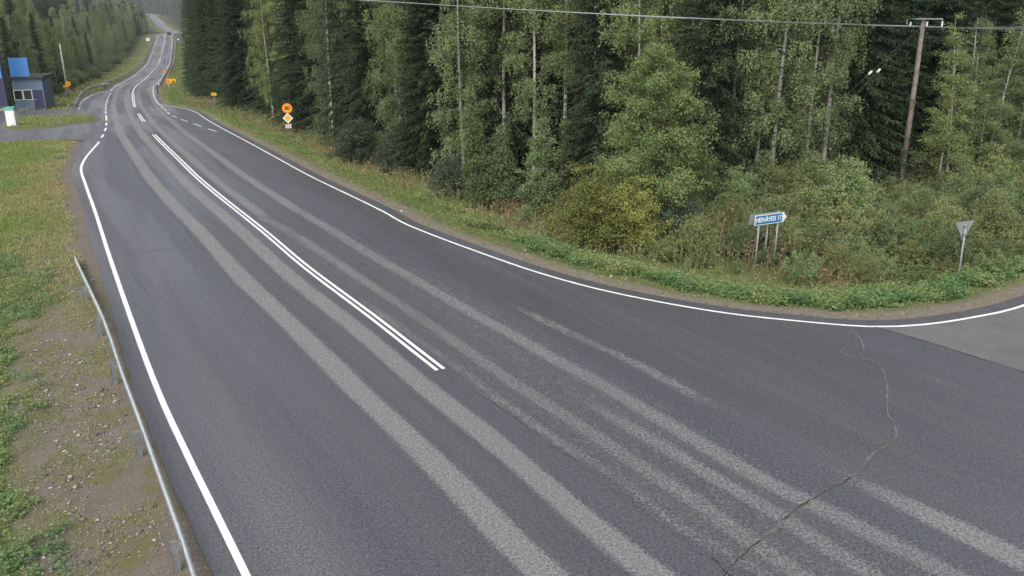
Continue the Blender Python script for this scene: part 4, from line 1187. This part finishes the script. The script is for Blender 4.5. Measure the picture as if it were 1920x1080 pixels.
# ------------------------------------------------------------------ signs
def text_mesh(txt, size, mat, name='lettering', bold=0.0, xs_=1.0, depth=.004):
    cu = bpy.data.curves.new(name, 'FONT'); cu.body = txt; cu.size = size; cu.extrude = depth / 2; cu.offset = bold; cu.align_x = 'CENTER'; cu.align_y = 'CENTER'
    tmp = bpy.data.objects.new('tmp', cu); COL.objects.link(tmp)
    dg = bpy.context.evaluated_depsgraph_get()
    me = bpy.data.meshes.new_from_object(tmp.evaluated_get(dg)); bpy.data.objects.remove(tmp)
    for v in me.vertices: v.co = (v.co.x * xs_, -v.co.z, v.co.y)
    me.name = name; me.materials.clear(); me.materials.append(mat); return me
def disc(r, n=40, cx=0, cz=0): return [(cx + r * math.cos(a), cz + r * math.sin(a)) for a in np.linspace(0, 2 * math.pi, n, endpoint=False)]
def facing(p): return math.atan2(p[0], -p[1]) + math.pi if False else math.atan2(-p[0], p[1]) * 1.0
def at(p, dz=0): return (p[0], p[1], float(gz(p[0], p[1])[0]) + dz)
def pole_part(parent, x, y, top, r=.03, name='post', bot=-.4, mat='back'):
    return MB().tube([(x, y + (r + .006 if y < .05 else 0), bot), (x, y + (r + .006 if y < .05 else 0), top)], r, 10).build(name, M[mat], parent, True)
def size_at(p, px_h, py):
    pass
def zpix(p, y, x=None):
    """height at plan position p that appears on photo row y"""
    v = (y - 540) / FPX; Yd = p[1]
    # v = (a*CP - Y*SP)/(Y*CP + a*SP), a = H0 - z
    a = Yd * (SP + v * CP) / (CP - v * SP)
    return H0 - a

# speed + priority road + route number
p = ghit(543, 262); z0_ = float(gz(*p)[0])
r_ = thing('road_sign', 'tall sign post with round 80 limit, yellow diamond and small red route plate', 'road sign', (p[0], p[1], z0_), facing(p) * .9)
zc = zpix(p, 203) - z0_; zd = zpix(p, 221.5) - z0_; ze = zpix(p, 236.5) - z0_
dep = p[1] * CP + H0 * SP; mpp = dep / FPX
R1 = 9.6 * mpp; R2 = 9.8 * mpp
pole_part(r_, 0, .0, zc + R1 * .8)
f = MB().prism(disc(R1), -.012, 0.0).build('speed_limit_plate', M['orange'], r_)
MB().prism(disc(R1 * .80), -.016, -.0125).build('yellow_face', M['amber'], f)
link('lettering', text_mesh('80', R1 * 1.02, M['black'], bold=.012), f).location = (0, -.019, 0)
f.location = (0, 0, zc)
d_ = MB().prism([(R2, 0), (0, R2), (-R2, 0), (0, -R2)], -.012, 0).build('priority_diamond', M['white'], r_); d_.location = (0, 0, zd)
MB().prism([(R2 * .66, 0), (0, R2 * .66), (-R2 * .66, 0), (0, -R2 * .66)], -.016, -.0125).build('yellow_centre', M['yellow'], d_)
e1 = MB().box((0, -.006, 0), (11 * mpp, .012, 8 * mpp)).build('route_plate', M['white'], r_); e1.location = (0, 0, ze)
link('lettering', text_mesh('23', 7.2 * mpp, M['red'], bold=.006), e1).location = (0, -.016, 0)
fr_ = MB()
for sx in (-1, 1): fr_.box((sx * 5.2 * mpp, -.0145, 0), (.4 * mpp, .004, 7.6 * mpp))
for sz_ in (-1, 1): fr_.box((0, -.0145, sz_ * 3.6 * mpp), (9.9 * mpp, .004, .4 * mpp))
fr_.build('red_border', M['red'], e1)

def small_sign(px_, py_base, y_top, y_bot, wpx, label, face, parts, name='road_sign', posts=1, rot=None):
    p = ghit(px_, py_base); z0_ = float(gz(*p)[0]); dep = p[1] * CP + H0 * SP; mpp = dep / FPX
    zt, zb_ = zpix(p, y_top) - z0_, zpix(p, y_bot) - z0_
    r_ = thing(name, label, 'road sign', (p[0], p[1], z0_), facing(p) if rot is None else rot)
    W = wpx * mpp
    for q_ in ([0] if posts == 1 else [-W * .3, W * .3]): pole_part(r_, q_, .0, zt - .05 * (zt - zb_), .035)
    pl = MB().box((0, -.008, (zt + zb_) / 2), (W, .016, zt - zb_)).build('plate', M[face], r_)
    return r_, p, mpp, W, zt, zb_, pl
def border(pl, W, zt, zb_, mat, t_, y=-.018):
    b = MB(); h = zt - zb_; zc = (zt + zb_) / 2
    for s_ in (-1, 1):
        b.box((s_ * (W / 2 - t_ / 2), y, zc), (t_, .004, h)); b.box((0, y, zc + s_ * (h / 2 - t_ / 2)), (W - 2 * t_, .004, t_))
    b.build('border', M[mat], pl)
# small yellow sign
r_, p, mpp, W, zt, zb_, pl = small_sign(404, 207, 173.5, 179.5, 10, 'small yellow sign on a single post at the forest edge', 'yellow', None)
border(pl, W, zt, zb_, 'black', .02)
MB().box((0, -.018, (zt + zb_) / 2), (W * .36, .004, (zt - zb_) * .16)).build('black_bar', M['black'], pl)
# large yellow board with round limit sign in front
r_, p, mpp, W, zt, zb_, pl = small_sign(324, 178, 147, 156, 17, 'large yellow board beside the far road on two posts', 'yellow', None, posts=2)
border(pl, W, zt, zb_, 'black', .03)
MB().prism(disc(.16, 16, W * .22, zb_ + (zt - zb_) * .28), -.022, -.017).build('black_spot', M['black'], pl)
p2 = np.array(p) + np.array([-1.15, -2.0]); z02 = float(gz(*p2)[0]); mp2 = (p2[1] * CP + H0 * SP) / FPX
def round_sign(p2, yc, rpx, label, txt):
    z02 = float(gz(*p2)[0]); mp2 = (p2[1] * CP + H0 * SP) / FPX
    r_ = thing('road_sign', label, 'road sign', (p2[0], p2[1], z02), facing(p2)); zc = zpix(p2, yc) - z02; R1 = rpx * mp2
    pole_part(r_, 0, .0, zc + R1 * .6)
    f = MB().prism(disc(R1), -.012, 0.0).build('speed_limit_plate', M['orange'], r_)
    MB().prism(disc(R1 * .72), -.016, -.0125).build('yellow_face', M['amber'], f)
    link('lettering', text_mesh(txt, R1 * .80, M['black'], bold=0), f).location = (0, -.019, 0)
    f.location = (0, 0, zc)
    return r_
round_sign(ghit(318, 179), 154.5, 4.2, 'round orange limit sign overlapping the left side of the yellow board', '80')
round_sign(ghit(132, 186), 157, 5.0, 'round orange limit sign beside the forest left of the far bus bay', '80')
r_, p, mpp, W, zt, zb_, pl = small_sign(126, 185, 160, 164, 8, 'small pale yellow plate on a thin post left of the round limit sign', 'yellow', None)
border(pl, W, zt, zb_, 'black', .03)
r_, p, mpp, W, zt, zb_, pl = small_sign(309.5, 141, 131, 137.5, 4.6, 'orange and yellow roadside marker plate at the edge of the far road', 'amber', None)
for k in range(3): MB().box((0, -.018, zb_ + (zt - zb_) * (.2 + .3 * k)), (W * .9, .004, (zt - zb_) * .12)).build('red_bar', M['orange'], pl)
r_, p, mpp, W, zt, zb_, pl = small_sign(278, 80, 70.5, 77.5, 7.5, 'white rectangular board on the left verge near the crest', 'white', None, posts=2)
border(pl, W, zt, zb_, 'back', .12)
r_, p, mpp, W, zt, zb_, pl = small_sign(335, 80, 70, 75.5, 10, 'blue board with a white panel right of the far road', 'blue', None, posts=2)
MB().box((0, -.018, zb_ + (zt - zb_) * .35), (W * .4, .004, (zt - zb_) * .45)).build('white_panel', M['white'], pl)
# slim reflector posts on the right verge
for i, (x, y, h) in enumerate(((298.5, 161, .95), (313, 115, 1.0))):
    p = ghit(x, y); r_ = thing('marker_post', ['slim pale reflector post beside the start of the turning lane', 'slim pale reflector post on the right verge below the crest'][i], 'marker post', at(p))
    MB().prism([(-.05, -.2), (.05, -.2), (.05, h - .08), (0, h), (-.05, h - .08)], -.03, .03).build('post', M['white'], r_)
    MB().box((0, -.033, h - .22), (.08, .004, .12)).build('reflector', M['black'], r_)

# blue direction sign
pa, pb = ghit(1413, 498), ghit(1457, 482)
mid_ = (pa + pb) / 2
dirv = np.array([math.cos(math.radians(26)), math.sin(math.radians(26))])
p = ghit(1437, 493); z0_ = float(gz(*p)[0])
r_ = thing('direction_sign', 'blue arrow-shaped direction sign reading HEINÄVESI 17 on grey posts', 'direction sign', (p[0], p[1], z0_), 0)
dep = p[1] * CP + H0 * SP; mpp = dep / FPX
ang = math.radians(26)
# left end (1410,416) right body end (1466,402), arrow tip (1475,402)
zl, zr_ = zpix(p, 414) - z0_, None
hgt = 19 * mpp; wid = 74 * mpp / math.cos(ang) * .92
r_.rotation_euler = (0, 0, ang)
zc = zpix(p, 410) - z0_
sh = [(-wid/2, -hgt/2), (wid*.40, -hgt/2), (wid/2, 0), (wid*.40, hgt/2), (-wid/2, hgt/2)]
pl = MB().prism(sh, -.018, 0).build('panel', M['white'], r_); pl.location = (0, 0, zc)
b_ = hgt * .075
MB().prism([(-wid/2 + b_, -hgt/2 + b_), (wid*.355, -hgt/2 + b_), (wid*.355, hgt/2 - b_), (-wid/2 + b_, hgt/2 - b_)], -.022, -.0185).build('blue_field', M['blue'], pl)
tm = text_mesh('HEINÄVESI 17', hgt * .66, M['white'], bold=.006, xs_=1.0)
xx = [v.co.x for v in tm.vertices]; ww = max(xx) - min(xx)
for v in tm.vertices: v.co.x *= wid * .80 / ww
tt_o = link('lettering', tm, pl); tt_o.location = (-wid * .072, -.026, -hgt * .02)
for dx_ in (-wid * .33, wid * .27):
    pole_part(r_, dx_, .0, zc + (hgt * .45 if dx_ < 0 else hgt * .68), .038, 'post', -.5)
# second board close behind it, seen as a rim
p_b = p + np.array([-.13, .16])
r2 = thing('direction_sign', 'grey-backed second board standing just behind the blue arrow sign', 'direction sign', (p_b[0], p_b[1], z0_), ang)
pl = MB().prism([(-wid/2, -hgt/2), (wid*.40, -hgt/2), (wid*.40, hgt/2), (-wid/2, hgt/2)], 0, .018).build('panel', M['back'], r2); pl.location = (0, 0, zc)
MB().box((-wid/2 - .012, .009, 0), (.022, .04, hgt)).build('edge_strip', M['back'], pl)
pole_part(r2, wid * .10, .05, zc + hgt * .45, .038, 'post', -.5)

# yield sign seen from behind
p = ghit(1795, 532); z0_ = float(gz(*p)[0]); mpp = (p[1] * CP + H0 * SP) / FPX
zt = zpix(p, 417) - z0_; zb2 = zpix(p, 449) - z0_
yr = thing('yield_sign', 'grey back of a triangular yield sign on a leaning post in the thicket', 'road sign', (p[0], p[1], z0_), math.radians(18))
yr.rotation_euler = (0, math.radians(-1.5), math.radians(18))
Wy = 40 * mpp / math.cos(math.radians(18)); hY = zt - zb2
tri = [(-Wy/2, zt), (-Wy/2 + .04, zt + .03), (Wy/2 - .04, zt + .03), (Wy/2, zt), (.03, zb2), (-.03, zb2)]
pl = MB().prism(tri, .045, .06).build('plate', M['back'], yr)
MB().prism([(x * .92, zt + (z - zt) * .92 - .01) for x, z in tri], .0605, .064).build('yellow_face', M['yellow'], pl)
cl = MB()
for zq in (zt - .12, zt - .42): cl.box((0, .0, zq), (.16, .085, .035))
cl.build('clamp', M['post'], yr)
pole_part(yr, 0, -.04, zt - .06, .032, 'post', -.5)

# ------------------------------------------------------------------ power pole and wires
p = pole_b; z0_ = float(gz(*p)[0]) - .3
mpp = (p[1] * CP + H0 * SP) / FPX
ztop = zpix(p, 36) - z0_
pr = thing('power_pole', 'weathered wooden power pole with a steel crossarm rising from the thicket', 'power pole', (p[0], p[1], z0_))
MB().tube([(0, 0, 0), (.02, 0, ztop * .5), (0, 0, ztop)], [.15, .13, .105], 14).build('pole', M['wood'], pr, True)
aw_ = 31 * mpp
arm = MB().box((0, -.13, ztop + .02), (aw_ * 2, .06, .055)).box((-aw_, -.13, ztop - .12), (.045, .045, .24)).box((aw_, -.13, ztop - .12), (.045, .045, .24)).build('crossarm', M['back'], pr)
INS = []
for k, dx_ in enumerate((-aw_ * .82, aw_ * .12, aw_ * .98)):
    mb = MB()
    z_ = ztop - .12
    for q_, rr in enumerate((.05, .035, .05, .035, .05)): mb.tube([(dx_, -.2, z_ - .045 * q_), (dx_, -.2, z_ - .045 * (q_ + 1))], rr, 10)
    mb.build('insulator', M['ceramic'], pr, False)
    INS.append((dx_, -.2, z_ - .22))
# spans: to the left the line crosses the view, to the right it leaves the frame
def wpt(x, y, Y):
    d = ray(x, y); d = d / d[1] * Y; return np.array([d[0], d[1], H0 + d[2]])
for k, q_ in enumerate(INS):
    A = np.array([p[0], p[1], z0_]) + q_
    wr = thing('power_line', ['overhead wire on the left insulator of the pole', 'overhead wire on the middle insulator of the pole', 'overhead wire on the right insulator of the pole'][k], 'power line', tuple(A))
    Bp = wpt(560 + k * 10, -8 + k * 1.2, 30.0 + k * .5) - A; Bp2 = Bp * 1.6; Bp2[2] = Bp[2] * 1.2
    tt1 = np.linspace(0, 1, 30)[:, None]
    def span(B, sag): 
        P = B * tt1; P[:, 2] -= sag * 4 * tt1[:, 0] * (1 - tt1[:, 0]); return P
    P = span(Bp, .12); P = np.vstack([P, P[-1] + (P[-1] - P[-2]) * 8])
    MB().tube(P, .0135, 6).build('left_span', M['wire'], wr, True)
    C_ = wpt(1925, 50 + k * 2.2, 36.0 + k * .3) - A
    P = span(C_, .05); P = np.vstack([P, P[-1] + (P[-1] - P[-2]) * 25])
    MB().tube(P, .0135, 6).build('right_span', M['wire'], wr, True)
# stay wires with two white insulators
for k, (x, y) in enumerate(((1632, 136), (1648, 132))):
    A = np.array([p[0], p[1], z0_ + ztop - .25]); Mp = wpt(x, y, p[1] - 3.4 + k * .4)
    Bq = A + (Mp - A) * 3.0
    sr = thing('stay_wire', ['stay wire with the lower white insulator left of the pole', 'stay wire with the upper white insulator left of the pole'][k], 'stay wire', tuple(A))
    MB().tube([(0, 0, 0), tuple(Bq - A)], .0016, 5).build('wire', M['wire'], sr)
    dd_ = (Mp - A) / np.linalg.norm(Mp - A)
    mb = MB(); 
    for q_ in range(5): mb.tube([tuple(Mp - A + dd_ * (q_ * .05 - .1)), tuple(Mp - A + dd_ * (q_ * .05 - .055))], .055 if q_ % 2 == 0 else .035, 8)
    mb.build('insulator', M['ceramic'], sr)
# pale slim pole by the far left forest
p = ghit(129, 183); z0_ = float(gz(*p)[0])
r_ = thing('utility_pole', 'slim pale pole standing before the left forest behind the round sign', 'pole', (p[0], p[1], z0_))
M['palewood'] = weathered('pale_timber', (.42, .40, .36), .8, 0, .3, 5)
MB().tube([(0, 0, -.3), (-.1, 0, zpix(p, 82) - z0_)], [.15, .09], 10).build('shaft', M['palewood'], r_, True)
MB().tube([(-.1, 0, zpix(p, 82) - z0_), (-.1, 0, zpix(p, 82) - z0_ + .12)], [.10, .03], 10).build('cap', M['post'], r_, True)

# ------------------------------------------------------------------ distant car
pc = hit(317.5, 65.5)
car = thing('parked_car' if False else 'car', 'small dark car driving in the right lane at the crest', 'car', (pc[0], pc[1], float(zb(pc[1])) + .0), math.radians(20))
body = MB()
prof_ = [(-2.1, .30), (-2.15, .75), (-1.95, .92), (-1.2, .98), (-.65, 1.42), (.9, 1.45), (1.7, 1.0), (2.1, .9), (2.15, .35)]
V = []; 
for s_, k_ in ((-.85, 1), (-.88, .0), (.88, .0), (.85, 1)): pass
def carbody():
    mb = MB(); n = len(prof_)
    rows = []
    for x_, ins_ in ((-.86, 0), (.86, 0)):
        rows.append([(x_ * (1 - (.16 if z > 1.1 else 0)), y, z) for y, z in prof_])
    V = rows[0] + rows[1]
    F = [tuple(range(n))[::-1], tuple(range(n, 2 * n))] + [(i, (i + 1) % n, n + (i + 1) % n, n + i) for i in range(n)]
    return mb.add(V, F)
carbody().build('body', M['carpaint'], car)
MB().add([(-.66, -1.16, 1.02), (.66, -1.16, 1.02), (.62, -.72, 1.38), (-.62, -.72, 1.38)], [(0, 1, 2, 3)]).build('rear_window', M['glass'], car)
for sx in (-.6, .6):
    MB().box((sx, -2.15, .72), (.3, .04, .14)).build('tail_light', M['lamp'], car)
for sx in (-.80, .80):
    for yy_ in (-1.3, 1.3):
        MB().tube([(sx - .1, yy_, .32), (sx + .1, yy_, .32)], .32, 16).build('wheel', M['tyre'], car)

# ------------------------------------------------------------------ left yard: pylon, kiosk, white box, litter
def block_at(px_, py_): p = hit(px_, py_); return p
M['navy'] = weathered('navy_paint', (.03, .03, .085), .5, 0, .15)
M['redp'] = weathered('red_paint', (.45, .05, .045), .5, 0, .15)
M['skyblue'] = weathered('sky_blue_paint', (.07, .25, .62), .45, 0, .08)
M['bluegrey'] = weathered('blue_grey_board', (.13, .19, .27), .7, 0, .3)
M['mint'] = weathered('mint_paint', (.10, .42, .33), .5, 0, .1)
M['roof'] = weathered('dark_roof', (.045, .045, .05), .8, 0, .3)
p = hit(4, 207); mpp = (p[1] * CP + H0 * SP) / FPX; z0_ = float(zb(p[1])) - .1
r_ = thing('sign_pylon', 'tall dark blue pylon with a red head at the left edge of the yard', 'pylon', (p[0], p[1], z0_), .2)
zt = zpix(p, 42) - z0_
W = 26 * mpp
MB().box((0, 0, zt * .45 + .2), (W, .5, zt * .82)).build('body', M['navy'], r_)
MB().box((0, 0, zt * .93), (W * 1.03, .56, zt * .13)).build('head', M['redp'], r_)
MB().box((0, -.27, zt * .46), (W * .85, .04, zt * .16)).build('blue_panel', M['skyblue'], r_)
MB().box((0, 0, .1), (W * 1.2, .9, .5)).build('base', M['back'], r_)
MB().tube([(0, 0, zt), (0, 0, zt + 26 * mpp)], .05, 8).build('mast', M['white'], r_, True)
p = hit(46, 204); mpp = (p[1] * CP + H0 * SP) / FPX; z0_ = float(zb(p[1])) - .1; zt = zpix(p, 148) - z0_; zs = zpix(p, 112) - z0_
W = 52 * mpp
r_ = thing('kiosk', 'small blue-grey kiosk with a bright blue roof board beside the left yard', 'kiosk', (p[0], p[1] + 2.5, z0_), .25)
MB().box((0, 0, zt / 2), (W, 4.2, zt)).build('walls', M['bluegrey'], r_)
MB().box((0, 0, zt + .12), (W + .5, 4.8, .24)).build('roof', M['roof'], r_)
MB().box((-W * .17, -2.2, (zt + zs) / 2 + .2), (W * .62, .12, zs - zt)).build('roof_board', M['skyblue'], r_)
dr_ = MB().box((W * .3, -2.13, 1.05), (.95, .06, 2.1)).build('door', M['navy'], r_)
MB().box((W * .3 - .35, -2.18, 1.05), (.05, .05, .18)).build('handle', M['galv'], dr_)
for xx_ in (-.33, -.05):
    wn = MB().box((W * xx_, -2.12, 1.6), (.9, .05, 1.0)).build('window', M['glass'], r_)
    fb = MB()
    for s_ in (-1, 1): fb.box((W * xx_ + s_ * .48, -2.14, 1.6), (.06, .08, 1.12)).box((W * xx_, -2.14, 1.6 + s_ * .53), (.9, .08, .06))
    fb.build('frame', M['white'], wn)
p = hit(25, 238); mpp = (p[1] * CP + H0 * SP) / FPX; z0_ = float(zb(p[1]))
r_ = thing('roadside_box', 'white roadside cabinet with a mint green cap by the island', 'cabinet', (p[0], p[1], z0_), .15)
h_ = zpix(p, 206) - z0_
MB().box((0, 0, h_ / 2), (16 * mpp, .6, h_)).build('cabinet', M['white'], r_)
MB().box((0, 0, h_ + .12), (17 * mpp, .66, .24)).build('cap', M['mint'], r_)
MB().box((0, -.32, h_ / 2), (12 * mpp, .02, h_ * .8)).build('door', M['ceramic'], r_)
p = ghit(753, 398)
r_ = thing('litter', 'tiny white piece of litter on the gravel edge of the right verge', 'litter', at(p, .03))
MB().tube([(-.04, 0, .02), (0, .01, .03), (.04, .02, .02)], [.02, .035, .02], 8).build('crumpled_cup', M['white'], r_)

# ------------------------------------------------------------------ haze
hz = bpy.data.materials.new('haze'); hz.use_nodes = True; hn = hz.node_tree
for n_ in list(hn.nodes):
    if n_.type == 'BSDF_PRINCIPLED': hn.nodes.remove(n_)
pv = hn.nodes.new('ShaderNodeVolumePrincipled'); pv.inputs['Color'].default_value = (.86, .93, 1.0, 1); pv.inputs['Density'].default_value = .00020; pv.inputs['Anisotropy'].default_value = .2
hn.links.new(pv.outputs[0], hn.nodes['Material Output'].inputs['Volume'])
hb = MB().box((-300, 1270, 27), (2460, 2720, 94)).build('haze', hz); tag(hb, kind='stuff')
